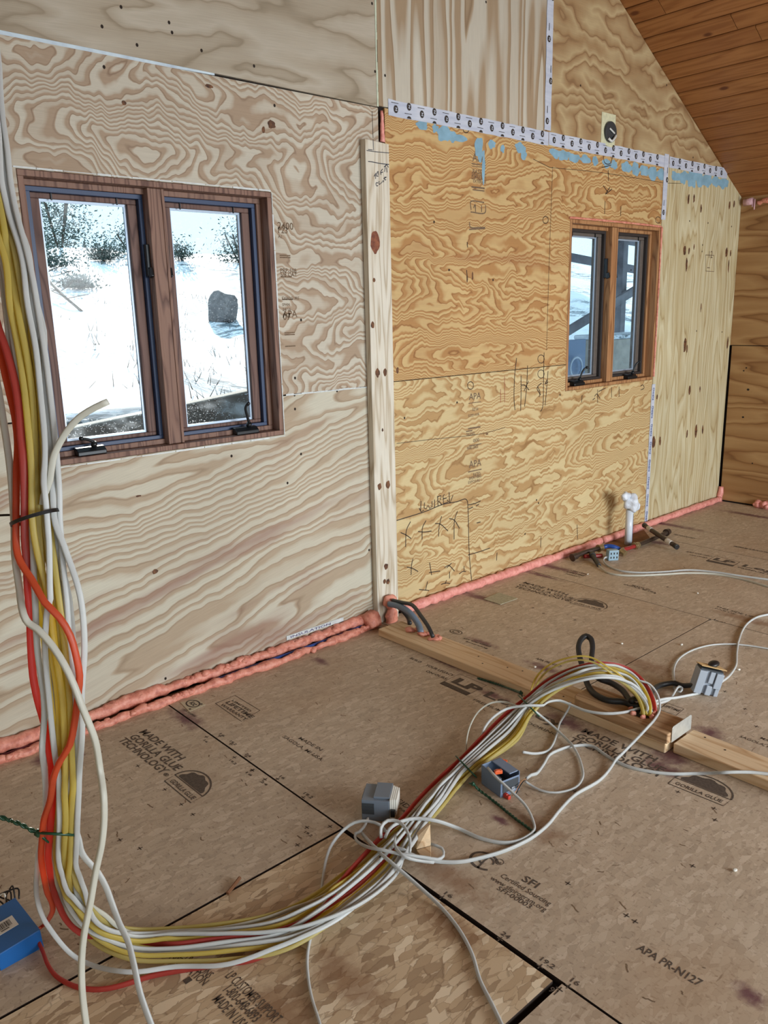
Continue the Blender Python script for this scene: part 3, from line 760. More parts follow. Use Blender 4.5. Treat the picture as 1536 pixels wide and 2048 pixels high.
lines2 = [[(1033, 716), (1029, 755), (1028, 800), (1030, 820)], [(1042, 751), (1042, 790), (1041, 821)], [(1055, 731), (1053, 775), (1049, 813)], [(1043, 770), (1050, 771), (1058, 780)], [(1057, 762), (1048, 782)], [(1088, 705), (1087, 760), (1085, 815), (1081, 823)], [(1096, 742), (1092, 790), (1090, 811)], [(1075, 773), (1080, 785), (1078, 794)], [(1083, 766), (1074, 776), (1081, 790)], [(1094, 760), (1090, 768), (1096, 764)],
          [(1164, 790), (1163, 805)], [(1195, 779), (1195, 806)], [(1189, 793), (1193, 788), (1200, 797)], [(1185, 800), (1190, 796)], [(1197, 783), (1211, 776)], [(1223, 775), (1223, 795)], [(1238, 773), (1238, 794)], [(1281, 772), (1286, 770), (1288, 776), (1281, 780)],
          [(933, 540), (935, 560)], [(934, 484), (935, 495)], [(1210, 402), (1209, 428)], [(1242, 413), (1241, 432)], [(1206, 371), (1216, 385)], [(1220, 374), (1211, 388), (1224, 378)], [(1216, 340), (1217, 362)], [(1203, 335), (1212, 333), (1222, 330)], [(1233, 314), (1246, 315)], [(1206, 307), (1209, 325), (1220, 327), (1226, 310)]]
strokes(lines2, .0050, M['pen'], 'pencil_marks', parent=wall_back)
circ = []
for px, py, r in [(941, 771, 6), (1091, 440, 5.5), (1082, 718, 6.5), (1082, 748, 6.5), (932, 258, 6), (1316, 440, 5)]:
    circ.append([(px + r * math.cos(a * .7), py + r * 1.25 * math.sin(a * .7)) for a in range(10)])
strokes(circ, .0040, M['pen'], 'pencil_marks', parent=wall_back)
strokes([[(1009, 752), (1009, 805)], [(1001, 778), (1001, 805)]], .0035, M['red_pen'], 'pencil_marks', parent=wall_back)
# ruled layout lines and sheet-mark lines
strokes([[(1066, 318), (1099, 335)], [(1099, 335), (1200, 345), (1330, 366)], [(1105, 334), (1097, 560), (1093, 700)], [(793, 887), (860, 879), (960, 868), (1010, 855)], [(744, 222), (746, 276)], [(1328, 366), (1362, 367)]], .0026, M['pen'], 'pencil_marks', parent=wall_back)

# mill stamps: blocks of small lettering
ik = wall_ink(.0007)
def wtext(s, pl, cap, w, rot=0, bold=.01):
    x, z = wxy(*pl); size = cap / .73; n_ = ik.width(s, size, bold); ik.text(s, x, z, size, rot=rot, bold=bold, sx=w / n_)
def wbar(px, py, w, h): x, z = wxy(px, py); ik.rect(x, z - h, x + w, z)
for dx, dz, pts in ((0, 0, (945, 321)),):
    wtext('APA', (945, 322), .042, .10)
wbar(943, 326, .11, .005); wbar(943, 331, .11, .003); wtext('RATED', (945, 346), .02, .09); wtext('SHEATHING', (943, 352), .02, .11); wtext('EXPOSURE 1', (943, 358), .016, .11); wbar(943, 372, .10, .008); wbar(945, 378, .09, .006)
wtext('EXTERIOR', (946, 365), .016, .10)
strokes([[(942, 420), (941, 404), (944, 402), (968, 405)], [(947, 416), (950, 409), (951, 424)], [(963, 411), (963, 424)], [(939, 444), (940, 454), (958, 455), (970, 455)], [(938, 459), (970, 457)], [(941, 424), (970, 425), (971, 410)]], .006, M['faded_ink'], 'printed_stamp', parent=wall_back)
wtext('APA', (938, 800), .036, .095); wbar(937, 806, .10, .004); wtext('32/16', (944, 822), .018, .05); wtext('SIZED FOR', (936, 834), .014, .09)
wbar(936, 856, .10, .008); wbar(932, 862, .05, .006); wtext('THICKNESS', (932, 872), .016, .07); wtext('000', (946, 885), .02, .05); wbar(938, 891, .10, .005); wtext('PANEL GRADE', (934, 900), .018, .09)
wtext('APA', (938, 936), .040, .10); wbar(936, 943, .11, .006); wtext('RATED', (946, 953), .02, .06); wtext('SHEATHING', (938, 960), .018, .10); wtext('EXPOSURE 1', (936, 968), .016, .11)
# stamp on the sheet beside the left window, cut by the opening
for py, s, c in ((458, '2400', .03), (466, 'F23', .026), (476, 'A1', .014), (545, 'PRP-108', .018), (553, '5/8 CAT', .018), (600, 'EXPOSURE', .014), (612, 'SPAN', .012), (622, '24/16', .014), (640, '07', .03), (635, 'APA', .03)):
    x, z = wxy(551 + (py - 458) * .06 + 4, py); ik.text(s, x, z, c / .73, bold=.012)
for py in (512, 516, 555, 600, 667, 671, 694): x, z = wxy(553 + (py - 458) * .06 + 3, py); ik.rect(x, z, x + .055, z + .005)
tag(ik.build('printed_stamp', M['faded_ink'], wall_back), kind='structure')
ik = wall_ink(.0007)
P = [wxy(1411, 510), wxy(1428, 511), wxy(1428, 543), wxy(1411, 542)]; ik.line(P + [P[0]], .005); ik.text('12', P[3][0] + .02, P[3][1] + .09, .07, bold=.0); ik.rect(P[3][0] + .02, P[3][1] + .02, P[3][0] + .06, P[3][1] + .026)
tag(ik.build('printed_stamp', M['faded_ink'], wall_back), kind='structure')

# blue paint daubs along the taped joint
ik = wall_ink(.0009)
daubs = [(845, 246, .040, .018), (871, 252, .024, .018), (889, 262, .050, .034), (905, 267, .030, .026), (919, 271, .045, .018), (957, 290, .030, .05), (960, 306, .02, .03), (967, 330, .012, .075), (983, 284, .028, .02), (1040, 291, .04, .024), (1047, 301, .028, .03), (1005, 293, .018, .02),
         (1110, 302, .05, .022), (1128, 306, .055, .026), (1148, 311, .06, .024), (1170, 314, .055, .022), (1190, 317, .03, .028), (1214, 322, .045, .024), (1228, 325, .035, .026), (1253, 331, .06, .030), (1271, 334, .048, .034), (1289, 338, .06, .030), (1306, 343, .06, .036), (1322, 346, .05, .036),
         (1352, 349, .06, .03), (1368, 351, .05, .040), (1385, 353, .06, .060), (1400, 355, .055, .055), (1416, 358, .055, .045), (1431, 360, .05, .035), (1448, 363, .06, .036), (1378, 351, .06, .03), (1408, 357, .07, .03), (1440, 362, .06, .022)]
for k, (px, py, rx, rz) in enumerate(daubs):
    x, z = wxy(px, py); ik.o.y = D + .00001 * k; ik.disc(x, z - .012, rx, rz, 22, wob=.55, seed=k)
tag(ik.build('paint_daub', M['blue_paint'], wall_back), kind='structure')

# ------------------------------------------------------------------ windows
def glass_mat():
    n = NT('window_glass'); n.n.remove(n.bsdf)
    tr = n.new('ShaderNodeBsdfTransparent'); gl = n.new('ShaderNodeBsdfGlossy'); gl.inputs['Roughness'].default_value = .03
    tl = n.new('ShaderNodeBsdfTranslucent'); tl.inputs[0].default_value = (.85, .9, .95, 1)
    fr = n.new('ShaderNodeFresnel'); fr.inputs[0].default_value = 1.3
    bf = n.new('ShaderNodeNewGeometry').outputs['Backfacing']
    m1 = n.new('ShaderNodeMixShader'); n.put(m1.inputs[0], n.math('MULTIPLY', fr.outputs[0], n.math('SUBTRACT', 1.0, bf))); n.t.links.new(tr.outputs[0], m1.inputs[1]); n.t.links.new(gl.outputs[0], m1.inputs[2])
    co = n.coord()
    sp = n.smooth(n.noise(co, 170, 3, .6), .62, .74); cl = n.smooth(n.noise(n.mapping(co, scale=(1, 1, 1.6)), 5, 3, .6), .5, .75)
    hair = n.smooth(n.noise(n.mapping(co, rot=(.3, .9, .2), scale=(30, 30, 260)), 1, 2, .5), .70, .74)
    dust = n.math('MULTIPLY', n.math('MAXIMUM', n.math('MULTIPLY', sp, .5), n.math('MAXIMUM', n.math('MULTIPLY', hair, .4), n.math('MULTIPLY', cl, .12))), n.math('ADD', .6, n.math('MULTIPLY', n.smooth(n.sep(co)[2], 1.32, 1.02), 1.6)))
    m2 = n.new('ShaderNodeMixShader'); n.put(m2.inputs[0], dust); n.t.links.new(m1.outputs[0], m2.inputs[1]); n.t.links.new(tl.outputs[0], m2.inputs[2])
    n.t.links.new(m2.outputs[0], n.out.inputs[0])
    return n.mat
M['glass'] = glass_mat()
M['jamb_red'] = lumber('jamb_redbrown', (142, 112, 98), (126, 96, 84), (100, 74, 66), seed=2)
M['jamb_gold'] = lumber('jamb_golden', (178, 134, 92), (160, 114, 76), (130, 90, 58), seed=5)
M['sash_red'] = lumber('sash_redbrown', (120, 94, 86), (106, 80, 74), (84, 62, 58), seed=3)
M['sash_grey'] = flat('sash_grey', (96, 88, 82), .55, var=.12, vs=40)
M['seal_flare'] = flat('weather_seal_flare', (40, 62, 98), .45)  # blue of the window flare put into the seal colour
M['seal_dark'] = flat('weather_seal_dark', (52, 48, 48), .5)
M['spacer'] = flat('glass_spacer', (168, 186, 206), .35, .3)
M['hardware'] = flat('dark_hardware', (36, 40, 44), .3, .4)
M['strip_white'] = flat('sealant_white', (206, 214, 216), .35, var=.12, vs=60)
M['strip_grey'] = flat('liner_grey', (150, 152, 148), .5, var=.12, vs=30)

def ring_box(mb, x0, x1, z0, z1, w, ya, yb, wt=None, wbm=None):
    wt = w if wt is None else wt; wbm = w if wbm is None else wbm
    mb.box((x0, ya, z0), (x1, yb, z0 + wbm)); mb.box((x0, ya, z1 - wt), (x1, yb, z1))
    mb.box((x0, ya, z0 + wbm), (x0 + w, yb, z1 - wt)); mb.box((x1 - w, ya, z0 + wbm), (x1, yb, z1 - wt))

def window(name, Wd, jm, sm, seal, red):
    x0, x1, z0, z1 = Wd; e = .0015
    x0 += e; x1 -= e; z0 += e; z1 -= e
    root = tag(empty(name, (x0, D, z0)), kind='structure')
    b = MB(); ring_box(b, x0, x1, z0, z1, .020, D - .002, D + .145); b.build('jamb', jm, root, bevel=.002)
    b = MB(); ring_box(b, x0 + .0205, x1 - .0205, z0 + .0205, z1 - .0205, .020, D + .050, D + .144); b.build('inner_frame', jm, root, bevel=.0025)
    xc = (x0 + x1) / 2
    b = MB(); b.box((xc - .034, D + .022, z0 + .0207), (xc + .034, D + .144, z1 - .0207))
    for dx in (-.034, .022): b.box((xc + dx, D + .018, z0 + .0207), (xc + dx + .012, D + .022, z1 - .0207))
    b.build('mullion', jm, root, bevel=.002)
    for s, (xa, xb) in enumerate(((x0 + .041, xc - .0345), (xc + .0345, x1 - .041))):
        za, zb = z0 + .041, z1 - .041
        b = MB(); ring_box(b, xa, xb, za, zb, .016, D + .062, D + .1, wbm=.014); b.build('weather_seal', seal, root, bevel=.001)
        sash = None
        b = MB(); ring_box(b, xa + .0165, xb - .0165, za + .0145, zb - .0165, .036, D + .082, D + .128, wt=.018, wbm=.014); sash = b.build('sash', sm, root, bevel=.003)
        b = MB(); b.box((xa + .053, D + .103, za + .029), (xb - .053, D + .107, zb - .035)); b.build('glass_pane', M['glass'], sash)
        b = MB(); ring_box(b, xa + .0526, xb - .0526, za + .0286, zb - .0346, .009, D + .0965, D + .102); b.build('glazing_spacer', M['spacer'], sash)
        # small clips under the head of the sash
        b = MB()
        for q in (.22, .78): b.box((xa + (xb - xa) * q - .002, D + .076, zb - .040), (xa + (xb - xa) * q + .002, D + .081, zb - .017))
        b.build('screen_clip', M['hardware'], sash)
        # lock lever on the mullion side
        sx = xb - .006 if s == 0 else xa + .006
        b = MB(); zl = z0 + .665
        b.box((sx - .007, D + .040, zl), (sx + .007, D + .0615, zl + .115)); b.obox((sx, D + .034, zl + .012), Vector((.005, 0, 0)), Vector((0, .012, -.004)), Vector((0, .004, .016)))
        b.build('lock_lever', M['hardware'], root, bevel=.002)
        # crank operator on the sill
        px = {('window_1', 0): 181, ('window_1', 1): 492, ('window_2', 0): 1155, ('window_2', 1): 1261}[(name, s)]
        py = {('window_1', 0): 896, ('window_1', 1): 858, ('window_2', 0): 770, ('window_2', 1): 755}[(name, s)]
        cx = WL(px, py, D + .03).x; zt = z0 + .0205
        b = MB(); b.prism([(cx - .055, D + .012, zt), (cx - .055, D + .049, zt), (cx - .055, D + .049, zt + .030), (cx - .055, D + .030, zt + .028), (cx - .055, D + .012, zt + .014)], (.110, 0, 0))
        base = b.build('crank_base', M['hardware'], root, bevel=.003)
        b = MB(); hub = Vector((cx + .012, D + .026, zt + .030))
        b.cyl(hub, hub + Vector((0, -.006, .016)), .011, 14)
        if (name, s) == ('window_1', 0): path = [hub + Vector((0, -.006, .016)), hub + Vector((-.022, -.008, .028)), hub + Vector((-.05, -.012, .036))]
        elif (name, s) == ('window_1', 1): path = [hub + Vector((0, -.006, .014)), hub + Vector((-.012, -.010, .05)), hub + Vector((-.020, -.016, .085)), hub + Vector((-.012, -.022, .100))]
        else: path = [hub + Vector((0, -.006, .014)), hub + Vector((.006, -.012, .045)), hub + Vector((.014, -.020, .066)), hub + Vector((.030, -.028, .078))]
        b.tube(spline(path, .006), .0058, 10)
        b.ball(path[-1] + Vector((0, -.003, 0)), .009, 10, 6, sc=(1, 1.1, 1))
        b.build('crank_handle', M['hardware'], base, smooth=True)
    # strips of film and sealant along the cut edge of the plywood
    b = MB(); rr = random.Random(3 if red else 8)
    def edge(a, bb, horizontal, off):
        k = 0; t = a
        while t < bb - .01:
            l = min(rr.uniform(.05, .16), bb - t); w = rr.uniform(.002, .007)
            if horizontal: b.box((t, D - .0025, off - w / 2), (t + l * .97, D - .0005, off + w / 2))
            else: b.box((off - w / 2, D - .0025, t), (off + w / 2, D - .0005, t + l * .97))
            t += l
    if red:
        edge(x0 - .01, x1, True, z1 + .006); edge(x0, x1 + .01, True, z0 - .007); edge(z0, z1, False, x1 + .004)
        b.build('film_strip', M['strip_white'], root)
    return root
window('window_1', W1, M['jamb_red'], M['sash_red'], M['seal_flare'], True)
w2 = window('window_2', W2, M['jamb_gold'], M['sash_grey'], M['seal_dark'], False)

def lumpy(path, r, seed=0, amp=.35, n=12, freq=22, flat_=.0):
    """a bead of expanded foam along a path"""
    b = MB(); P = spline(path, .012); N = len(P)
    b.sweep(P, [(math.cos(2 * PI * k / n), math.sin(2 * PI * k / n)) for k in range(n)], r, r)
    vs = []
    for i, v in enumerate(b.v):
        c = P[min(i // n, N - 1)]; v = Vector(v); d = v - c
        m = 1 + amp * mnoise.noise(v * freq + Vector((seed, seed * 2.1, 0))) + amp * .8 * mnoise.noise(v * freq * .3 + Vector((seed * 1.3, 0, seed))) + amp * .5 * mnoise.noise(v * freq * 2.7 + Vector((0, seed, seed)))
        vs.append(tuple(c + d * m))
    b.v = vs
    return b
def foam(path, r, label, seed=0, mat='foam', name='foam_bead', parent=None, blobs=0, **k):
    b = lumpy(path, r, seed, **k); P = spline(path, .02); rr = random.Random(seed)
    for q in range(blobs):
        c = rr.choice(P); b.ball(c + Vector((0, rr.uniform(-.6, .2) * r, rr.uniform(-.2, .7) * r)), r * rr.uniform(.45, .95), 10, 7, sc=(rr.uniform(.9, 1.9), .9, .8), rough=.5, seed=q)
    o = b.build(name, M[mat], parent, smooth=True)
    if parent is None: tag(o, label, 'spray foam')
    return o
foam([(W2[1] + .004, D - .004, W2[2] + .02), (W2[1] + .006, D - .004, 1.5), (W2[1] + .004, D - .004, W2[3])], .006, '', 3, parent=w2, name='foam_strip')
foam([(W2[0] - .01, D - .004, W2[3] + .006), (4.6, D - .004, W2[3] + .008), (W2[1], D - .004, W2[3] + .005)], .006, '', 4, parent=w2, name='foam_strip')

# ------------------------------------------------------------------ foam along the foot of the walls
Yl = 2.915
foam([(XL + .05, Yl - .004, .034), (.4, Yl, .036), (.9, Yl - .004, .036), (1.5, Yl, .034), (1.9, Yl - .002, .032), (2.3, Yl, .036), (2.50, Yl, .040)], .023, 'upper bead of orange foam along the pale wall under the large window', 1, amp=.5, blobs=130)
foam([(XL + .05, Yl - .062, .010), (.4, Yl - .058, .012), (.9, Yl - .064, .012), (1.4, Yl - .058, .012), (1.9, Yl - .062, .012), (2.3, Yl - .056, .014), (2.47, Yl - .05, .016)], .017, 'lower bead of orange foam on the floor under the large window', 2, amp=.6, blobs=150)
foam([(2.42, Yl - .035, .03), (2.49, Yl - .03, .036)], .042, 'lump of orange foam at the foot of the post on its window side', 5, amp=.5)
foam([(2.70, D - .028, .026), (3.0, D - .026, .024), (3.5, D - .025, .022), (4.1, D - .025, .020), (4.5, D - .025, .020)], .025, 'long pink foam bead below the golden wall from the post to the white pipe', 6, mat='foam_pink', amp=.28)
foam([(4.54, D - .025, .020), (5.0, D - .025, .022), (5.5, D - .026, .024), (6.16, D - .028, .024)], .024, 'pink foam bead below the knotty sheet in the far corner', 7, mat='foam_pink', amp=.22)
foam([(XR - .022, D - .02, .0), (XR - .02, D - .02, .05), (XR - .012, D - .02, .12)], .022, 'small upright plug of pink foam standing in the far corner', 8, mat='foam_pink', amp=.3)
foam([(XR - .028, 2.62, .026), (XR - .028, 2.2, .026), (XR - .028, 1.2, .026)], .030, 'pink foam bead along the foot of the brown side wall', 9, mat='foam_pink', amp=.45, blobs=30)
foam([(XR - .026, 2.80, 2.238), (XR - .026, 2.5, 2.236), (XR - .026, 1.4, 2.236)], .022, 'ragged orange foam under the edge of the board ceiling', 10, amp=.7, blobs=40)
b = lumpy([(XR - .03, D - .035, 2.25), (XR - .03, D - .10, 2.25)], .022, 11, amp=.5)
b.tube([(XR - .03, D - .10, 2.262), (XR - .032, D - .10, 2.21)], .007, 8); b.tube([(XR - .035, D - .115, 2.262), (XR - .036, D - .116, 2.19)], .005, 8)
M['foam_lilac'] = foam_mat('spray_foam_lilac', (228, 196, 200), (210, 170, 178), (172, 128, 140))
tag(b.build('foam_drip', M['foam_lilac'], None, smooth=True), 'pale lilac foam drip hanging where ceiling meets the far corner', 'spray foam')
foam([(2.646, D - .004, 2.405), (2.648, D - .004, 2.36), (2.646, D - .004, 2.275)], .010, 'thin pink foam line in the joint above the wooden post', 12, mat='foam_pink', amp=.5)

# blue water line and sheathing film left showing between the two beads
b = MB(); b.tube(spline([(1.55, Yl - .034, .012), (1.75, Yl - .036, .014), (1.95, Yl - .036, .015), (2.25, Yl - .034, .016), (2.40, Yl - .03, .02)]), .0095, 12)
M['pex_blue'] = flat('pex_blue', (36, 74, 152), .35); M['pex_red'] = flat('pex_red', (148, 44, 44), .35)
tag(b.build('water_tube', M['pex_blue'], None, smooth=True), 'blue water tube lying between the two orange foam beads', 'water tube')
b = MB(); b.tube(spline([(XL + .1, Yl - .034, .012), (.6, Yl - .036, .012), (1.0, Yl - .034, .012)]), .0095, 12)
M['pex_purple'] = flat('tube_purple', (104, 40, 66), .4)
tag(b.build('water_tube', M['pex_purple'], None, smooth=True), 'dark purple tube between the foam beads behind the hanging cables', 'water tube')
b = MB(); b.box((1.98, D - .0035, .062), (2.32, D - .0015, .082))
fs = b.build('film_offcut', M['strip_white']); tag(fs, 'narrow printed film edge showing above the orange foam bead', 'film')
ik = Ink((0, D - .0035, 0), (1, 0, 0), (0, 0, 1), .0005); ik.text('INSULATION', 2.0, .066, .016, bold=.01, sx=2.6); ik.build('printed_lettering', flat('film_blue_ink', (70, 60, 110), .6), fs)

# ------------------------------------------------------------------ the post against the wall and the plates on the floor
M['post'] = lumber('post_pine', (222, 218, 204), (206, 198, 180), (184, 170, 146), 'Z', 3, 18)
M['plate'] = lumber('plate_pine', (224, 198, 162), (214, 184, 146), (196, 160, 120), 'Y', 7, 16)
M['block'] = lumber('block_pine_shaded', (190, 156, 120), (174, 138, 102), (146, 110, 76), 'Y', 9, 18)  # darker pine, the shade on the block put into its colour
PX0, PX1, PY = 2.515, 2.656, 2.892
b = MB(); b.prism([(PX0, PY, 0.001), (PX1, PY, .001), (PX1, PY, 2.262), (PX0, PY, 2.270)], (0, .0365, 0))
post = tag(b.build('wood_post', M['post'], bevel=.003), 'pale pine plank post standing against the wall between the two windows', 'post')
ik = Ink((0, PY, 0), (1, 0, 0), (0, 0, 1), .0005); 
def pxy(px, py): p = WL(px, py, PY); return (p.x, p.z)
for px, py, rx, rz in ((755, 746, .014, .02), (770, 745, .011, .018), (759, 973, .013, .016), (776, 969, .014, .02), (772, 1133, .013, .016), (776, 1163, .012, .014), (769, 1163, .010, .012), (745, 650, .010, .016), (748, 560, .008, .010), (765, 860, .006, .008)):
    x, z = pxy(px, py); ik.disc(x, z, rx, rz, 16, wob=.3, seed=px)
ik.build('knot', M['knot'], post)
ik = Ink((0, PY, 0), (1, 0, 0), (0, 0, 1), .0006); x, z = pxy(750, 483); ik.disc(x, z, .026, .05, 18, wob=.3, seed=3); ik.build('knot', knot_mat('knot_red', (150, 92, 62), (106, 56, 40)), post)
ik = Ink((0, PY, 0), (1, 0, 0), (0, 0, 1), .0007)
def pl(pts, w): ik.line([(v.x, v.y) for v in spline([Vector((*pxy(*p), 0)) for p in pts], .004)], w)
for l in ([(733, 301), (746, 303), (778, 306)], [(746, 279), (747, 301)], [(736, 299), (745, 300)]): pl(l, .003)
for l in ([(736, 323), (745, 324), (760, 327), (778, 329)], [(771, 331), (769, 344)], [(768, 334), (773, 330), (777, 335)], [(773, 335), (774, 345)],
          [(748, 353), (752, 346)], [(751, 349), (751, 358)], [(755, 343), (753, 352), (757, 352)], [(757, 350), (756, 342)], [(762, 350), (761, 345), (765, 338)], [(761, 346), (766, 344)],
          [(756, 366), (752, 366), (753, 372), (756, 371)], [(758, 362), (758, 369), (761, 367)], [(763, 364), (762, 367)], [(765, 365), (766, 361), (768, 364)], [(770, 353), (769, 360), (772, 359)], [(767, 357), (773, 354)]): pl(l, .0036)
ik.build('handwriting', flat('marker_blue_black', (38, 44, 60), .5), post)

b = MB(); b.prism([(2.412, 1.262, 0.0005), (2.563, 1.262, .0005), (2.563, 2.772, .0005), (2.412, 2.775, .0005)], (0, 0, .0375))
plate = tag(b.build('floor_plate', M['plate'], bevel=.004), 'long pine board screwed to the floor running from the post into the room', 'board')
b = MB(); b.prism([(2.438, -.9, 0.0005), (2.578, -.9, .0005), (2.578, 1.246, .0005), (2.438, 1.246, .0005)], (0, 0, .0375))
plate2 = tag(b.build('floor_plate', M['plate'], bevel=.004), 'nearer pine board on the floor beyond the upright metal plate', 'board')
for o, pts in ((plate, [(957, 1313), (965, 1327), (1015, 1335), (1045, 1342), (1127, 1393)]), (plate2, [(1410, 1475), (1450, 1500)])):
    ik = Ink((0, 0, .038), (0, -1, 0), (1, 0, 0), .0006)
    for px, py in pts: p = FL(px, py, .038); ik.disc(-p.y, p.x, .004, .004, 10)
    ik.build('screw_head', M['hole'], o)
# short upper block with a rounded end; the cable hole is bored in it
outl = [(2.412, 1.256), (2.560, 1.256), (2.560, 1.66)] + [(2.452 + .04 * math.cos(a), 1.62 + .04 * math.sin(a)) for a in (PI / 2, PI * .66, PI * .83, PI)]
b = MB(); b.prism([(x, y, .0385) for x, y in outl], (0, 0, .0375))
blk = tag(b.build('wood_block', M['block'], bevel=.004), 'shade-toned short block with a rounded end lying on the pine board at the cable hole', 'block')
ik = Ink((0, 0, .076), (0, -1, 0), (1, 0, 0), .0006); ik.disc(-1.40, 2.49, .045, .036, 22, wob=.12); ik.build('bored_hole', M['hole'], blk)
b = MB()
for k in range(7):
    a = 2 * PI * k / 7; b.ball((2.49 + .034 * math.cos(a), 1.40 + .044 * math.sin(a), .079), .011, 8, 6, rough=.6, seed=k)
tag(b.build('foam_ring', M['foam'], None, smooth=True), 'crumbs of orange foam round the cable hole in the wood block', 'spray foam')
# bright steel plate on the end of the block
b = MB(); y = 1.2515
pts = [(2.436, .0385), (2.572, .0385), (2.572, .092), (2.566, .098), (2.444, .098), (2.436, .092)]
b.prism([(x, y, z) for x, z in pts], (0, .0025, 0))
M['steel'] = flat('galvanised_steel', (200, 204, 200), .35, .55, var=.1, vs=50)
tag(b.build('steel_plate', M['steel'], bevel=.0008), 'bright steel nail plate standing across the board end', 'metal plate')

# foam lump on the post, its drip, and the cables that come out of it
pc = WL(779, 1203, 2.872)
b = MB(); b.ball(pc, .040, 18, 12, sc=(1.0, .72, .95), rough=.35, seed=4)
fb = tag(b.build('foam_lump', M['foam'], smooth=True), 'round orange foam lump on the foot of the post where black cables come out', 'spray foam')
pd = WL(783, 1238, 2.866)
b = MB(); b.ball(pd + Vector((0, 0, .004)), .036, 16, 14, sc=(1.0, .6, 1.7), rough=.4, seed=9)
tag(b.build('foam_lump', M['foam'], smooth=True), 'drip shaped orange foam lump below the round one on the post', 'spray foam')
for k, (px, py) in enumerate(((822, 1259), (845, 1267), (868, 1276))):
    c = FL(px, py, .044); b = MB(); b.ball(c, .022, 12, 8, sc=(1.3, 1.1, .55), rough=.6, seed=k); b.ball(c + Vector((.016, -.02, 0)), .012, 10, 6, rough=.5, seed=k + 5)
    tag(b.build('foam_plug', M['foam'], smooth=True), ['orange foam plug on the board nearest the post', 'middle orange foam plug on the board', 'orange foam plug on the board furthest from the post'][k], 'spray foam', 'foam plugs on the board')
M['black_cable'] = flat('black_cable', (46, 48, 50), .45); M['grey_cable'] = flat('grey_blue_cable', (112, 130, 150), .4)

# ------------------------------------------------------------------ seam tape
def tape_mat():
    n = NT('white_seam_tape'); f = n.noise(n.mapping(n.coord(), scale=(6, 1, 40)), 1, 3, .6)
    n.bump(f, .25, .003)
    return n.set(n.ramp(f, [(.3, srgb(182, 192, 212)), (.7, srgb(206, 214, 228))]), .28, spec=.5)
M['tape'] = tape_mat()
def tape(x0, x1, z0, z1, label, vertical=False, seed=0, logos=True, seg=.05):
    rr = random.Random(seed); b = MB(); L = (z1 - z0) if vertical else (x1 - x0); n = max(4, int(L / seg))
    A, B_ = [], []
    for i in range(n + 1):
        t = i / n; w1, w2 = rr.gauss(0, .0012), rr.gauss(0, .0012)
        y = D - .0022 - abs(rr.gauss(0, .0006))
        if vertical: A.append((x0 + w1, y, z0 + L * t)); B_.append((x1 + w2, y, z0 + L * t))
        else: A.append((x0 + L * t, y, z0 + w1)); B_.append((x0 + L * t, y, z1 + w2))
    m = n + 1; vs = A + B_; vs += [(v[0], D - .0012, v[2]) for v in vs]
    f = [(i, i + 1, m + i + 1, m + i) for i in range(n)]
    if vertical: f = [tuple(reversed(q)) for q in f]
    b.add(vs, f + [tuple(reversed([k + 2 * m for k in q])) for q in f] + [(0, m, 3 * m, 2 * m)[::-1], (n, m + n, 3 * m + n, 2 * m + n)])
    o = tag(b.build('seam_tape', M['tape']), label, 'tape')
    if logos:
        ik = Ink((0, D - .0040, 0), (1, 0, 0), (0, 0, 1), .0004); wk = Ink((0, D - .0040, 0), (1, 0, 0), (0, 0, 1), .0008)
        k = 0; t = .045; zc_, xc_ = (z0 + z1) / 2, (x0 + x1) / 2
        while t < L - .02:
            if vertical: c = [(xc_ - .006, z0 + t), (xc_ + .016, z0 + t)][k % 2]; r_ = PI / 2
            else: c = [(x0 + t, zc_ - .003), (x0 + t, z1 - .016)][k % 2]; r_ = 0
            ry = .0165; ik.disc(c[0], c[1], .0135, ry if not vertical else .0165, 16)
            wk.text('Z', c[0] - .0045, c[1] - .0065, .018, bold=.03)
            if vertical: ik.rect(c[0] - .003, c[1] + .04, c[0] + .001, c[1] + .075)
            else:
                ik.rect(c[0] - .028, c[1] + (.024 if k % 2 == 0 else -.032), c[0] + .016, c[1] + (.0265 if k % 2 == 0 else -.0295))
                if k % 2: ik.mb.poly([ik.w(c[0] + .013 * math.cos(PI * q / 8), z0 + .001 + .011 * math.sin(PI * q / 8)) for q in range(9)])
            t += .083 if not vertical else .20; k += 1
        ik.build('printed_logo', M['ink'], o); wk.build('printed_logo', M['tape'], o)
    return o
tape(2.690, 3.870, 2.392, 2.460, 'long white tape with round black logos from the post seam to the tape crossing', seed=1)
tape(3.874, 5.085, 2.394, 2.461, 'white tape with round black logos above the small window', seed=2)
tape(5.150, 5.945, 2.396, 2.463, 'short white logo tape at the right end under the slanted ceiling', seed=3)
tape(3.832, 3.888, 2.468, 3.6, 'upright white logo tape between the two upper sheets', True, seed=4)
tape(5.088, 5.140, 2.075, 2.474, 'short upright white tape down to the corner of the small window', True, seed=5)
t = tape(5.086, 5.126, .025, 1.008, 'narrow upright white tape with blue lettering below the small window', True, seed=6, logos=False)
ik = Ink((0, D - .0040, 0), (1, 0, 0), (0, 0, 1), .0004); z = .985
while z > .1: ik.text('Owens', 5.098, z, .030, rot=-PI / 2, bold=.012); z -= .125
M['blue_ink'] = flat('blue_ink', (58, 84, 140), .5); ik.build('printed_lettering', M['blue_ink'], t)
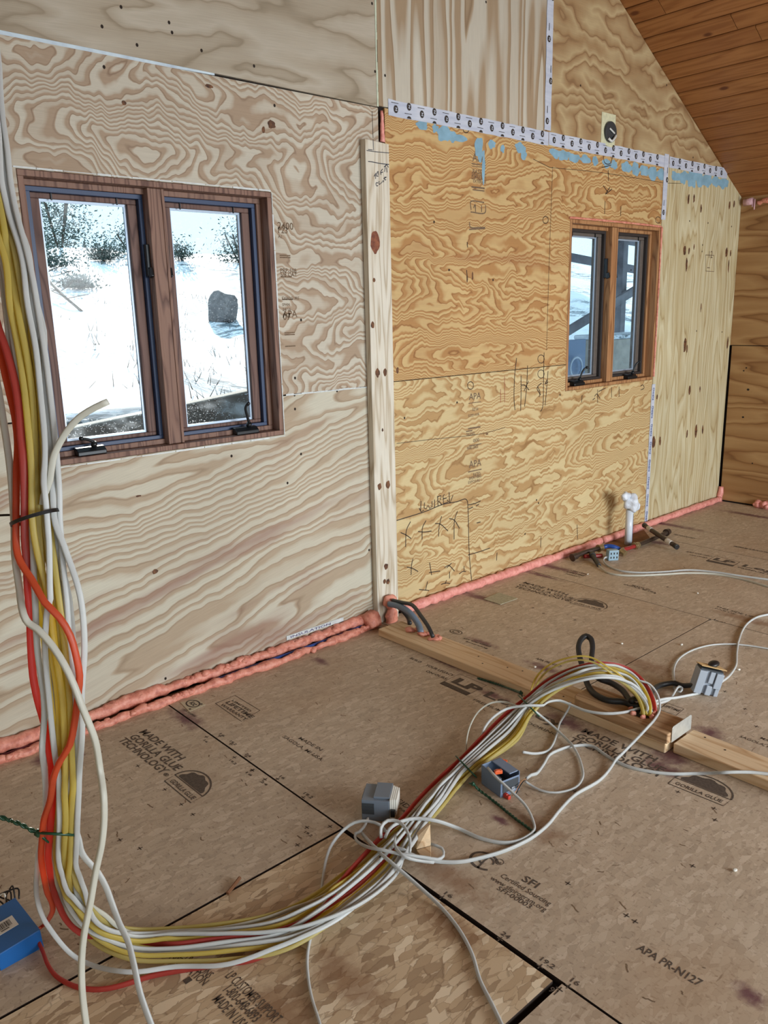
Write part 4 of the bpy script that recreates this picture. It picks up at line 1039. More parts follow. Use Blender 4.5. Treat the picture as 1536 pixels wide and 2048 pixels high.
# bright foil strip showing in the upper left joint, and pale sealant lines in the joints
b = MB(); A = [(-.2, 2.448), (1.0, 2.437), (1.5, 2.433), (1.80, 2.428)]; B_ = [(1.80, 2.418), (1.5, 2.414), (1.0, 2.412), (-.2, 2.410)]
pts = [(v.x, v.y) for v in spline([Vector((*p, 0)) for p in A], .05)] + B_
b.prism([(x, D + .002, z) for x, z in pts], (0, .002, 0))
M['foil'] = flat('foil_film', (206, 226, 246), .2, .1, var=.18, vs=14)
tag(b.build('film_strip', M['foil']), 'shiny bluish film strip in the joint above the large window', 'film')
b = MB(); rr = random.Random(2)
for k in range(26):
    x = 2.05 + k * .021; b.box((x, D - .0015, 1.184), (x + .0205, D - .0003, 1.188 + rr.uniform(0, .004)))
tag(b.build('sealant_line', M['strip_white']), 'thin white sealant line in the joint beside the large window', 'sealant')
b = MB(); rr = random.Random(4)
for k in range(60):
    z = 2.42 + k * .03; b.box((2.6225, D - .0015, z), (2.633 - rr.uniform(0, .004), D - .0003, z + .0296))
M['sealant_green'] = flat('sealant_greenish', (198, 210, 190), .4, var=.1, vs=40)
tag(b.build('sealant_line', M['sealant_green']), 'pale green sealant line between the grey and the striped upper sheets', 'sealant')

# ------------------------------------------------------------------ hole with a box in the upper wall
c0 = WL(1217, 266); 
ob = empty('outlet_box', (c0.x, D, c0.z)); tag(ob, 'dark round fixture box in a pale cutout above the logo tape', 'outlet box')
b = MB(); b.box((c0.x - .078, D - .003, c0.z - .075), (c0.x + .066, D - .0005, c0.z + .105)); b.build('cutout_edge', M['strip_greenish'] if 'strip_greenish' in M else flat('cutout_pale', (206, 208, 176), .6, var=.1, vs=60), ob, bevel=.002)
b = MB(); b.cyl((c0.x + .004, D - .0035, c0.z + .004), (c0.x + .004, D - .018, c0.z + .004), .058, 28); o = b.build('box_body', flat('dark_plastic', (58, 64, 68), .25), ob, bevel=.004)
b = MB(); b.tube(spline([(c0.x - .03, D - .021, c0.z - .035), (c0.x - .01, D - .03, c0.z - .05), (c0.x + .02, D - .03, c0.z - .03), (c0.x + .045, D - .022, c0.z - .012)], .005), .007, 8)
b.tube(spline([(c0.x - .02, D - .02, c0.z + .02), (c0.x, D - .026, c0.z + .006), (c0.x + .03, D - .021, c0.z - .002)], .005), .005, 8)
b.build('wire_tail', flat('wire_white', (205, 210, 208), .3), ob, smooth=True)

# ------------------------------------------------------------------ cables
def cable_mat(name, c, trans=.3, c2=None):
    n = NT(name); f = n.noise(n.coord(), 14, 2, .5)
    col = n.ramp(f, [(.3, tuple(x * .9 for x in srgb(c)[:3]) + (1,)), (.7, srgb(c))])
    n.set(col, .38, spec=.4)
    tl = n.new('ShaderNodeBsdfTranslucent'); n.put(tl.inputs[0], srgb(c2 or c))
    mx = n.new('ShaderNodeMixShader'); mx.inputs[0].default_value = trans
    n.t.links.new(n.bsdf.outputs[0], mx.inputs[1]); n.t.links.new(tl.outputs[0], mx.inputs[2]); n.t.links.new(mx.outputs[0], n.out.inputs[0])
    return n.mat
M['c_white'] = cable_mat('cable_white', (210, 214, 214), .25)
M['c_yellow'] = cable_mat('cable_yellow', (210, 196, 112), .5, (248, 226, 84))
M['c_olive'] = cable_mat('cable_olive', (200, 188, 124), .45, (240, 224, 110))
M['c_orange'] = cable_mat('cable_orange', (200, 88, 54), .36, (255, 128, 60))
M['c_red'] = cable_mat('cable_red', (176, 74, 66), .40, (245, 96, 66))
M['c_grey'] = cable_mat('cable_greywhite', (206, 206, 194), .2)

NP = 12
def stadium(k=3.2):
    out = []
    for i in range(NP):
        a = 2 * PI * i / NP; c, s = math.cos(a), math.sin(a)
        out.append((math.copysign(abs(c) ** (2 / k), c), math.copysign(abs(s) ** (2 / k), s)))
    return out
CABLES = []
PLATES = [(2.410, 2.565, 1.254, 2.776, .038), (2.436, 2.580, -.9, 1.248, .038), (2.410, 2.562, 1.254, 1.64, .076)]
def settle_cables(rounds=60):
    """let the cables push each other apart and rest on what lies under them, then build one mesh for each"""
    from mathutils.kdtree import KDTree
    A = [c['P'] for c in CABLES]; O = [[p.copy() for p in P] for P in A]; rad = [max(c['hw'], c['ht']) + .0002 for c in CABLES]
    ref = [(k, i) for k, P in enumerate(A) for i in range(len(P))]
    rmax = 2 * max(rad)
    for it in range(rounds):
        kd = KDTree(len(ref))
        for q, (k, i) in enumerate(ref): kd.insert(A[k][i], q)
        kd.balance()
        mv = [[Vector() for _ in P] for P in A]
        for q, (k, i) in enumerate(ref):
            p = A[k][i]
            for co, q2, d in kd.find_range(p, rmax):
                k2, i2 = ref[q2]
                if k2 == k: continue
                need = rad[k] + rad[k2]
                # nearest point on the other cable, not just its nearest sample
                B = A[k2]; a = B[max(i2 - 1, 0)]; b = B[min(i2 + 1, len(B) - 1)]; ab = b - a
                t = max(0, min(1, (p - a).dot(ab) / max(1e-9, ab.length_squared))); v = p - (a + ab * t); dd = v.length
                if dd < need:
                    if dd < 1e-5: v = Vector((math.sin(k * 7.1), math.cos(k * 3.3), .8)); dd = v.length
                    mv[k][i] += v / dd * min(need - dd, .004) * .22
        last = it >= rounds - 22
        for k, P in enumerate(A):
            n_ = len(P); M_ = mv[k]
            for i in range(n_): P[i] += M_[i]
            if not last or it % 3 == 0:
                D_ = [P[i] - O[k][i] for i in range(n_)]; a_ = .5 if not last else .86
                for i in range(1, n_ - 1): P[i] = O[k][i] + D_[i] * a_ + (D_[i - 1] + D_[i + 1]) * ((1 - a_) / 2)
            for i in range(n_):
                if not last: P[i] += (O[k][i] - P[i]) * .02
                zf = .001
                for x0, x1, y0, y1, zt in PLATES:
                    if x0 < P[i].x < x1 and y0 < P[i].y < y1 and not (math.hypot(P[i].x - 2.49, P[i].y - 1.40) < .05): zf = max(zf, zt)
                if P[i].z < zf + rad[k] * .8 and zf - P[i].z < .03: P[i].z = zf + rad[k] * .8
    for c in CABLES:
        b = MB(); b.sweep(c['P'], stadium(), c['hw'], c['ht'], normal=c['normal'])
        tag(b.build(c['name'], M[c['mat']], smooth=True), c['label'], 'cable', c['group'])

def cable(pts, mat, label, group=None, hw=.0056, ht=.0034, normal=None, twist=0.0, seed=0, step=.014, name='electrical_cable', link=True):
    CABLES.append(dict(P=spline(pts, step), mat=mat, label=label, group=group, hw=hw, ht=ht, normal=normal, name=name))

DEP = [(-200, 1.72), (60, 1.58), (300, 1.50), (600, 1.47), (1035, 1.45), (1200, 1.45), (1400, 1.47), (1500, 1.50), (1600, 1.55), (1668, 1.62), (1720, 1.70), (1800, 1.85), (1850, 1.92), (1880, 1.955), (1950, 1.94), (2048, 1.84)]
def dep(y):
    for (a, p), (c, q) in zip(DEP, DEP[1:]):
        if y <= c: return p + (q - p) * max(0, (y - a) / (c - a))
    return DEP[-1][1]
def hp(px, py, l=0.0):          # a point of the hanging part; l = how far in front (m)
    p = AT(px, py, dep(py) - l)
    return p if p.z > .008 else FL(px, py, .008)
def fp(px, py, z=.008): return FL(px, py, z)

ST = [(-75, -110, 44), (-52, 60, 40), (-25, 300, 34), (-10, 400, 32), (20, 514, 38), (32, 600, 40), (45, 700, 40), (60, 800, 36), (68, 900, 36), (71, 1035, 42), (76, 1100, 47), (91, 1200, 50), (103, 1300, 50), (114, 1400, 45), (120, 1500, 37), (122, 1600, 31), (116, 1668, 31),
      (115, 1720, 35), (133, 1800, 42), (185, 1868, 42), (262, 1897, 40), (350, 1895, 40), (450, 1888, 42), (560, 1866, 44), (640, 1828, 44), (700, 1782, 42), (760, 1728, 38), (808, 1671, 27), (870, 1601, 26), (932, 1533, 18), (1016, 1460, 26), (1057, 1411, 17), (1105, 1373, 19), (1160, 1348, 17), (1205, 1340, 16), (1250, 1351, 17), (1283, 1382, 19), (1300, 1424, 18)]
SZ = {20: .04, 21: .022, 22: .022, 23: .022, 24: .026, 25: .03, 26: .03, 27: .03, 28: .03, 29: .028, 30: .05, 31: .085, 32: .15, 33: .20, 34: .21, 35: .18, 36: .135, 37: .082}
TN = []
for i in range(len(ST)):
    a, c = ST[max(0, i - 1)], ST[min(len(ST) - 1, i + 1)]; t = Vector((c[0] - a[0], c[1] - a[1])).normalized(); TN.append(Vector((t.y, -t.x)))
def interp(d, i, default=0.0):
    ks = sorted(d)
    if i <= ks[0]: return d[ks[0]]
    for a, c in zip(ks, ks[1:]):
        if i <= c:
            t = (i - a) / (c - a); t = t * t * (3 - 2 * t); return d[a] + (d[c] - d[a]) * t
    return d[ks[-1]]
def station(i, t, l):
    px, py, hw = ST[i]; q = Vector((px, py)) + TN[i] * (t * hw)
    if i < 20: return hp(q.x, q.y, l * .0062)
    return FL(q.x, q.y, max(.006, SZ[i] + l * .0062))
HOLE = [0]; CEIL = [0]
def ceiling_start():
    k = CEIL[0]; CEIL[0] += 1; x, y = .56 + .016 * (k % 6), 2.10 + .016 * (k // 6)
    return Vector((x, y, rake(x) - .004))
def hole_end():
    k = HOLE[0]; HOLE[0] += 1; r = math.sqrt((k + .5) / 16); a = k * 2.39996
    return Vector((2.49 + .034 * r * math.cos(a), 1.40 + .042 * r * math.sin(a), .046))
def bundle_pts(td, ld, i0=0, i1=37, seed=0):
    rr = random.Random(seed); out = [ceiling_start()]
    for i in range(i0, i1 + 1): out.append(station(i, interp(td, i) + rr.gauss(0, .05), interp(ld, i)))
    if i1 == 37: out.append(hole_end())
    return out
GY, GW, GO = 'yellow cables of the tied bundle', 'white cables of the tied bundle', 'orange and red cables of the tied bundle'
LY = 'flat yellow cable running the length of the tied bundle'
LW = 'flat white cable running the length of the tied bundle'
BUN = [
    ('c_yellow', LY, GY, {0: .1, 9: .15, 12: .0, 13: .0, 16: .1, 19: .4, 21: .35, 26: .5, 30: -.7, 34: -.35, 37: -.6}, {0: 1, 16: 1, 21: 1.5, 26: 1, 37: 0}, .0068),
    ('c_olive', LY, GY, {0: .4, 9: .35, 12: .45, 13: .5, 16: .45, 21: .95, 26: .8, 30: -.98, 34: .2, 37: -.4}, {0: 0, 37: 0}, .0066),
    ('c_yellow', LY, GY, {0: -.05, 9: 0, 12: .2, 13: .28, 16: .5, 21: .1, 26: -.05, 30: .05, 34: .45, 37: 0}, {0: 1, 13: 2, 21: 0, 26: -2, 30: -2, 37: 1}, .0066),
    ('c_yellow', LY, GY, {0: .5, 9: .5, 12: .55, 13: .6, 16: .75, 21: -.35, 26: -.25, 30: -.4, 34: 0, 37: -.3}, {0: -1, 9: 0, 12: 1.5, 14: 1, 21: 1, 25: -1.5, 30: -2, 37: -1}, .0062),
    ('c_olive', LY, GY, {0: -.3, 9: -.15, 13: -.25, 16: 0, 19: -.2, 21: -.75, 26: -.5, 30: -.85, 34: -.5, 37: -.7}, {0: 0, 16: -1, 21: 0, 37: 1}, .006),
    ('c_white', LW, GW, {0: .6, 9: .6, 13: -.35, 16: .2, 21: .7, 26: .35, 30: .6, 34: .6, 37: .3}, {0: 1, 13: 2.4, 21: 1, 26: 2.5, 31: 2, 37: 0}, .0062),
    ('c_white', LW, GW, {0: .8, 9: .8, 12: .8, 13: .8, 16: .35, 21: .0, 26: .12, 30: .4, 34: -.75, 37: -.1}, {0: 0, 12: -1, 16: 1, 21: 1, 26: 2.5, 31: 2, 37: 1}, .006),
    ('c_white', LW, GW, {0: .9, 9: .95, 12: .8, 13: .75, 16: .9, 21: -.12, 26: -.65, 30: .2, 34: -.95, 37: .1}, {0: 0, 16: 0, 21: 0, 25: 1.5, 31: 2, 37: 1}, .006),
    ('c_grey', LW, GW, {0: -.5, 6: -.6, 9: .1, 13: -.15, 16: .6, 21: .8, 26: .45, 30: .85, 34: .95, 37: .6}, {0: 0, 16: -1, 21: 0, 37: 0}, .0062),
    ('c_grey', LW, GW, {0: .2, 9: .45, 13: .65, 16: -.1, 21: -.25, 26: -.38, 30: .5, 34: .75, 37: .4}, {0: -1, 13: -1, 21: 0, 37: -1}, .006),
    ('c_olive', LY, GY, {0: .7, 9: .25, 13: .6, 16: .3, 21: .55, 26: .65, 30: -.2, 34: .3, 37: .2}, {0: -1, 16: -1, 21: 0, 37: -1}, .006),
]
for k, (m, lab, grp, td, ld, hw) in enumerate(BUN):
    cable(bundle_pts(td, ld, seed=k), m, lab, grp, hw=hw * .86, twist=.5, seed=k, normal=Vector((1, 0, 0)))
# cables of the bundle that can be told apart
cable(bundle_pts({0: -.2, 9: -.3, 13: -.55, 16: -.95, 18: -1.35, 19: -1.35, 20: -1.2, 21: -1.0, 24: -.6, 26: -.85, 30: -.1, 34: .3, 37: .5}, {0: 1, 13: 1, 18: 0, 21: 0, 25: 1.5, 31: 1.5, 37: -1}, seed=31), 'c_white', 'white cable leaving the bundle above the blue box and swinging low over the floor', 'white cables of the tied bundle', twist=.3, normal=Vector((1, 0, 0)))
cable(bundle_pts({0: .5, 8: .9, 9: .92, 10: 1.0, 11: 1.42, 12: 1.32, 13: 1.02, 16: .95, 21: .55, 26: -.95, 30: .75, 34: -.2, 37: .1}, {0: -1, 10: 0, 12: 0, 21: 2, 37: 0}, seed=32), 'c_white', 'white cable bowing out on the window side of the hanging bundle', 'white cables of the tied bundle', twist=.2, normal=Vector((1, 0, 0)))
oA = [ceiling_start(), hp(-78, -110), hp(-60, 60), hp(-48, 300), hp(-40, 480), hp(-22, 600), hp(8, 740), hp(22, 800), hp(29, 830), hp(35, 884), hp(33, 933, .004), hp(32, 991, .006), hp(32, 1039, .008), hp(34, 1098, .012), hp(43, 1125, .016), hp(64, 1156, .02), hp(94, 1203, .022), hp(121, 1234, .022), hp(141, 1270, .02), hp(154, 1320, .018), hp(159, 1352, .016), hp(156, 1390, .016),
      hp(149, 1448, .018), hp(141, 1487, .02), hp(123, 1518, .022), hp(112, 1553, .022), hp(105, 1597, .02), hp(94, 1635, .018), hp(88, 1668, .016), hp(84, 1705, .016), hp(90, 1740, .012), hp(99, 1770, .010), hp(107, 1799, .008), hp(105, 1822, .006), hp(95, 1840, .004), fp(84, 1853, .02), fp(66, 1866, .02)]
cable(oA, 'c_orange', 'orange cable crossing in front of the hanging bundle and ending at the blue box', hw=.0062, ht=.004, twist=.2, normal=Vector((1, 0, 0)))
oR = [ceiling_start(), hp(-68, -110), hp(-55, 60), hp(-44, 300), hp(-30, 500, .004), hp(-8, 640, .010), hp(12, 698, .014), hp(29, 757, .016), hp(39, 816, .018), hp(45, 874, .018), hp(53, 923, .018), hp(58, 991, .014), hp(57, 1059, .010), hp(57, 1109, .006), hp(58, 1137, .006), hp(57, 1176, .004), hp(60, 1234, .002), hp(62, 1293, .002), hp(66, 1352, .002), hp(75, 1400, 0), hp(88, 1450, 0), hp(97, 1500, .002), hp(106, 1547, .006), hp(104, 1620, .012), hp(98, 1690, .014), hp(97, 1733, .008), hp(105, 1777, .004), hp(124, 1810, 0), hp(138, 1840, 0), hp(160, 1862, 0), hp(190, 1876, 0)]
oR += [fp(235, 1882, .03), fp(280, 1886, .02)] + [station(i, t, 1) for i, t in ((21, .15), (22, .3), (23, .1), (24, .1), (25, .6), (26, .9), (27, .95), (28, 1.0), (29, .95), (30, 1.0), (31, .8), (32, .8), (33, .85), (34, .85), (35, .85), (36, .7), (37, .5))] + [hole_end()]
cable(oR, 'c_red', 'wide red cable at the outer edge of the hanging bundle running to the hole', hw=.0068, ht=.0040, twist=.25, normal=Vector((1, 0, 0)))
oB = [fp(60, 1868, .02), fp(72, 1875, .02), fp(84, 1898, .012), fp(96, 1930, .009), fp(112, 1952, .008), fp(136, 1967, .008), fp(161, 1976, .008), fp(198, 1979, .008), fp(235, 1973, .008), fp(300, 1953, .008), fp(362, 1941, .008), fp(409, 1934, .008), fp(450, 1927, .008), fp(487, 1924, .008), fp(519, 1915, .008), fp(545, 1898, .008), fp(581, 1865, .012), fp(612, 1838, .016)]
oB += [station(i, t, -1) for i, t in ((25, -.1), (26, -.1), (27, .0), (28, .3), (29, .3), (30, -.25), (31, .2), (32, .45), (33, .6), (34, .6), (35, .5), (36, .3), (37, .2))] + [hole_end()]
cable(oB, 'c_red', 'red cable leaving the blue box and looping along the floor under the bundle', hw=.0062, ht=.004, twist=.3)
# two yellow cables that arch high above the others
for k, (lab, dz, pts) in enumerate((('upper yellow cable of the pair arching high above the tied bundle', 0, [(1056, 1402), (1062, 1385), (1070, 1360), (1083, 1342), (1105, 1326), (1135, 1316), (1162, 1312), (1185, 1316), (1207, 1329), (1240, 1352), (1275, 1385), (1296, 1428)]),
                       ('lower yellow cable of the pair arching high above the tied bundle', 0, [(1059, 1404), (1066, 1388), (1076, 1364), (1090, 1346), (1112, 1332), (1140, 1322), (1165, 1320), (1188, 1325), (1210, 1337), (1238, 1356), (1270, 1386), (1292, 1428)]))):
    zs = [.07, .09, .13, .17, .21, .24, .255, .25, .235, .19, .13, .08]
    cable([station(28, -.5 + k * .3, 0), station(29, -.4 + k * .3, 0), station(30, -.6 + .2 * k, 0)] + [FL(x, y, z - k * .004) for (x, y), z in zip(pts, zs)], 'c_olive' if k else 'c_yellow', lab, hw=.0058, twist=.1)

# single cables: each has its own path
def single(pts, mat, label, z=.006, **k):
    P = []
    for p in pts:
        q = FL(p[0], p[1], p[2] if len(p) > 2 else z)
        if len(p) == 2:
            t = FL(p[0], p[1], .038 + z)
            if (2.405 < t.x < 2.57 and 1.246 < t.y < 2.77) or (2.43 < t.x < 2.585 and t.y <= 1.246): q = t
        P.append(q)
    if pts[-1][0] >= 1590 or pts[-1][1] >= 2100:      # runs on across the room past the frame
        d = P[-1] - P[-2]; d.z = 0; d.normalize(); e = Vector((P[-1].x, P[-1].y, .006)); w = Vector((-d.y, d.x, 0))
        P += [e + d * .3 + w * .02, e + d * .7 - w * .06, e + d * 1.3 + w * .05]
    return cable(P, mat, label, **k)
pth = [(-70, -110), (-62, 60), (-50, 300), (-35, 600), (0, 800), (22, 950), (29, 1050), (30, 1110), (40, 1180), (48, 1230), (57, 1246), (75, 1258), (105, 1292), (130, 1332), (150, 1375), (162, 1408), (175, 1440), (190, 1480), (200, 1540), (207, 1590), (208, 1640), (203, 1690), (192, 1740), (180, 1810), (168, 1870), (163, 1930), (165, 1990), (172, 2048), (180, 2110)]
P = [ceiling_start()]
for x, y in pth:
    f = .028 if 1180 < y < 1560 else .0
    P.append(hp(x, y, f) if y < 1560 else AT(x, y, 1.47 + .06 * (y - 1560) / 500))
P.append(FL(215, 2230, .012)); P.append(FL(280, 2420, .008))
cable(P, 'c_grey', 'loose grey white cable hanging in front of the bundle down to the floor', hw=.0062, ht=.0046, twist=.15, normal=Vector((1, 0, 0)))
P = [hp(120, 1560), hp(132, 1640), hp(147, 1690), hp(165, 1715), AT(195, 1745, 1.72), AT(212, 1775, 1.73), AT(225, 1810, 1.74), AT(240, 1850, 1.73), AT(255, 1880, 1.72), AT(268, 1930, 1.70), AT(280, 1985, 1.69), AT(302, 2048, 1.68), FL(330, 2120, .03), FL(370, 2230, .006), FL(420, 2350, .006)]
cable(P, 'c_white', 'broad white cable curving out of the bundle bottom toward the room', hw=.0066, ht=.0036, twist=.3, normal=Vector((.8, -.6, 0)))
P = [hp(90, 1010, .004), hp(98, 960, .010), hp(104, 920, .012), hp(113, 897, .012), hp(127, 872, .012), hp(145, 848, .012), hp(165, 830, .012), hp(190, 815, .012), hp(216, 803, .012)]
cable(P, 'c_grey', 'cut cable end sticking out of the bundle in front of the window', hw=.0060, ht=.0030, normal=Vector((.5, 0, .8)))

single([(775, 1668, .045), (762, 1651, .06), (735, 1642, .07), (709, 1645, .065), (688, 1659, .05), (664, 1688, .03), (653, 1716, .018), (642, 1785, .007), (628, 1845), (615, 1910), (617, 1960), (625, 2000), (640, 2048), (655, 2120)], 'c_white', 'white cable rising over the bundle near the grey box then snaking to the lower edge', hw=.0052, ht=.0032, twist=.2)
single([(722, 1664, .02), (745, 1690, .055), (780, 1722, .06), (830, 1766, .03), (880, 1812, .008), (920, 1862), (945, 1910), (960, 1960), (985, 2010), (1003, 2048), (1030, 2110)], 'c_white', 'white cable crossing over the bundle and running along the floor joint', hw=.0055, ht=.0036, twist=.3)
single([(736, 1637, .03), (728, 1655, .03), (718, 1666, .03), (711, 1668, .03), (712, 1680, .03), (728, 1692, .04), (752, 1700, .062), (800, 1707, .062), (850, 1716, .04), (875, 1720, .03), (887, 1712, .03), (884, 1697, .035), (862, 1688, .04)], 'c_white', 'thin white cable from the grey box looping over the bundle to the wood offcut', hw=.0046, ht=.0034, twist=.2)
single([(764, 1676, .05), (763, 1655, .075), (776, 1641, .085), (797, 1643, .085), (812, 1658, .08), (820, 1680, .07), (820, 1703, .062)], 'c_white', 'small upright white loop standing on the bundle', hw=.005, ht=.0034)
single([(791, 1672, .062), (790, 1690, .066), (800, 1706, .068), (812, 1714, .064), (840, 1720, .04), (868, 1721, .03)], 'c_white', 'short white stub bent over the bundle beside the small loop', hw=.005, ht=.0034)
single([(768, 1676, .05), (778, 1658, .062), (800, 1644, .064), (830, 1637, .060), (870, 1641, .05), (915, 1656, .012), (960, 1676), (1010, 1686), (1050, 1680), (1070, 1664), (1068, 1645), (1050, 1610, .02), (1020, 1580, .045), (990, 1552, .07), (976, 1536, .075)], 'c_white', 'white cable from the bundle looping round to the box with orange connectors', hw=.0056, ht=.0036, twist=.2)
single([(790, 1690, .062), (830, 1712, .03), (880, 1724), (920, 1724), (960, 1716), (1010, 1701), (1060, 1676), (1095, 1650), (1120, 1620), (1150, 1590), (1200, 1560), (1235, 1520, .008), (1255, 1497, .02), (1275, 1476, .05), (1292, 1458, .078), (1310, 1438, .084), (1320, 1416, .088), (1316, 1392, .12), (1300, 1370, .15), (1270, 1358, .165)], 'c_white', 'long white cable sweeping across the middle panel up to the cable hole', hw=.0062, ht=.0036, twist=.3)
single([(1060, 1414, .10), (1075, 1426, .06), (1110, 1456, .02), (1150, 1500), (1164, 1535), (1165, 1555), (1150, 1575), (1110, 1585), (1080, 1580), (1060, 1569, .01), (1050, 1562, .02)], 'c_white', 'thin white cable dropping from the upper tie and curling back to the dark box', hw=.0042, ht=.0034, twist=.2)
single([(1046, 1504, .05), (1070, 1507, .02), (1095, 1502), (1105, 1490), (1113, 1470), (1119, 1448), (1130, 1430), (1138, 1416, .03), (1141, 1404, .05)], 'c_white', 'white cable from the orange connector up toward the pine board', hw=.0046, ht=.0034)
single([(1053, 1557, .02), (1062, 1550, .02), (1073, 1547, .01), (1088, 1528), (1100, 1509), (1120, 1499), (1140, 1493), (1170, 1490), (1186, 1493), (1212, 1511), (1250, 1531), (1300, 1543), (1350, 1548), (1400, 1547), (1425, 1546, .02), (1446, 1545, .042), (1480, 1544, .045), (1510, 1545, .044), (1536, 1548, .044), (1600, 1556, .044)], 'c_white', 'white cable from the dark box across the lettering to the right edge', hw=.0055, ht=.0036, twist=.2)
single([(962, 1478, .03), (970, 1455, .06), (985, 1436, .085), (1015, 1417, .10), (1050, 1411, .115), (1078, 1409, .11), (1100, 1402, .10), (1120, 1401, .095), (1140, 1409, .085), (1170, 1421, .08), (1210, 1427, .083), (1250, 1424, .085), (1285, 1414, .086), (1296, 1420, .07)], 'c_white', 'white cable arching off the bundle and lying over the upper block to the hole', hw=.0058, ht=.0036, twist=.15)
single([(932, 1505, .02), (934, 1475, .05), (943, 1445, .07), (960, 1420, .085), (985, 1405, .09), (1010, 1404, .09), (1030, 1410, .09), (1050, 1416, .09)], 'c_grey', 'thin brownish grey cable bowing out on the window side of the bundle', hw=.0038, ht=.0026)
single([(1290, 1412, .09), (1315, 1402, .06), (1350, 1396, .02), (1380, 1390), (1400, 1386)], 'c_white', 'white cable from the hole along the floor to the box with the tan cover', hw=.0052, ht=.0036)
single([(1300, 1410, .088), (1322, 1404, .05), (1342, 1396, .02), (1352, 1380, .02), (1358, 1373, .025), (1364, 1376, .02), (1361, 1383, .012), (1352, 1380, .008), (1348, 1360), (1348, 1335), (1360, 1315), (1390, 1298), (1430, 1289), (1480, 1289), (1536, 1297), (1600, 1308)], 'c_white', 'white cable knotted on itself then arching round the box with the tan cover', hw=.0050, ht=.0036, twist=.2)
single([(1436, 1368, .03), (1447, 1361, .03), (1460, 1350, .012), (1472, 1331), (1474, 1305), (1478, 1282), (1485, 1261), (1497, 1245), (1515, 1234), (1536, 1229), (1590, 1222)], 'c_white', 'white cable winding from the tan covered box up to the right edge', hw=.0052, ht=.0036, twist=.2)
single([(1218, 1114, .02), (1210, 1115, .02), (1207, 1121, .012), (1215, 1131), (1239, 1141), (1272, 1145), (1323, 1144), (1380, 1140), (1430, 1144), (1470, 1150), (1536, 1159), (1600, 1168)], 'c_white', 'thin white cable from the small blue grey outlet out across the far floor', hw=.0056, ht=.0034)
single([(1197, 1131, .012), (1215, 1145), (1239, 1150), (1272, 1151), (1323, 1149), (1380, 1146), (1430, 1148), (1480, 1157), (1536, 1173), (1600, 1190)], 'c_grey', 'second thin cable on the far floor ending at a black plug', hw=.0056, ht=.0034)
b = MB(); b.cyl(FL(1186, 1112, .03), FL(1198, 1131, .012), .016, 14, .013); b.cyl(FL(1184, 1108, .034), FL(1186, 1112, .03), .020, 14)
tag(b.build('cable_plug', M['black_cable'], bevel=.002), 'black plug at the end of the second thin cable by the golden wall', 'plug')

# black cable: a tall loop behind the bundle and a tail to the tan covered box
def arch(pix, r, mat, label):
    """pix: (pixel x, y, distance Y from the camera line)"""
    cable([WL(px, py, y) for px, py, y in pix], mat, label, hw=r, ht=r)
arch([(782, 1206, 2.84), (800, 1217, 2.79), (815, 1236, 2.75), (820, 1258, 2.70)], .010, 'black_cable', 'short black cable bending from the post foam into the first plug')
arch([(780, 1207, 2.84), (800, 1212, 2.77), (822, 1228, 2.68), (838, 1252, 2.61), (842, 1268, 2.57)], .0135, 'grey_cable', 'thick grey blue cable bending from the post foam into the middle plug')
arch([(784, 1203, 2.84), (805, 1206, 2.76), (824, 1210, 2.68), (842, 1232, 2.58), (858, 1256, 2.50), (866, 1274, 2.46)], .0085, 'black_cable', 'black cable arching from the post foam to the furthest plug')

def tubecable(P, r, mat, label, step=.012):
    return cable(P, mat, label, hw=r, ht=r, step=step)
M['rubber'] = flat('black_rubber', (34, 36, 38), .5)
q = [(1290, 1418, .07), (1275, 1416, .082), (1250, 1404, .086), (1218, 1401, .086), (1192, 1390, .085), (1176, 1371, .09), (1167, 1340, .12), (1159, 1312, .15), (1157, 1292, .17), (1163, 1278, .185), (1172, 1272, .19), (1181, 1277, .185), (1185, 1292, .17), (1183, 1318, .14), (1184, 1343, .115), (1198, 1357, .10), (1222, 1366, .09), (1244, 1380, .086), (1258, 1398, .084), (1268, 1410, .082), (1288, 1424, .06)]
tubecable([FL(*p) for p in q], .0105, 'rubber', 'black rubber cable standing in a tall loop behind the bundle')
q = [(1262, 1404, .10), (1300, 1388, .06), (1308, 1378, .03), (1322, 1371, .012), (1342, 1369, .012), (1364, 1373, .012), (1384, 1371, .03), (1396, 1372, .04)]
tubecable([FL(*p) for p in q], .0095, 'rubber', 'black rubber cable tail reaching the box with the tan cover')

# ------------------------------------------------------------------ ties
M['tie_green'] = flat('tie_green', (20, 66, 44), .35); M['tie_black'] = flat('tie_black', (22, 24, 26), .35)
def ring_pts(i, over=1.12, depth=.024, dl=0.0, n=28, skew=0):
    px, py, hw = ST[i]; out = []
    t = TN[i]; c = station(i, 0, dl); e = station(i, over, dl) - station(i, -over, dl)
    ex = e / 2
    ez = (Vector((0, 0, H)) - c).normalized(); ez = (ez - ex.normalized() * ez.dot(ex.normalized())).normalized() * depth
    fwd = (station(min(i + 1, len(ST) - 1), 0, dl) - c).normalized()
    for k in range(n + 1):
        a = 2 * PI * k / n; out.append(c + ex * math.cos(a) + ez * math.sin(a) + fwd * (skew * math.cos(a)))
    return out
def twisted(b, pts, r):
    P = spline(pts, .004)
    b.tube(P, r * .6, 6)
    T = [(P[min(i + 1, len(P) - 1)] - P[max(i - 1, 0)]).normalized() for i in range(len(P))]
    for ph in (0, PI):
        Q = []
        for i, p in enumerate(P):
            u = T[i].orthogonal().normalized(); v = T[i].cross(u); a = i * .9 + ph; Q.append(p + (u * math.cos(a) + v * math.sin(a)) * r * .8)
        b.tube(Q, r * .7, 5)
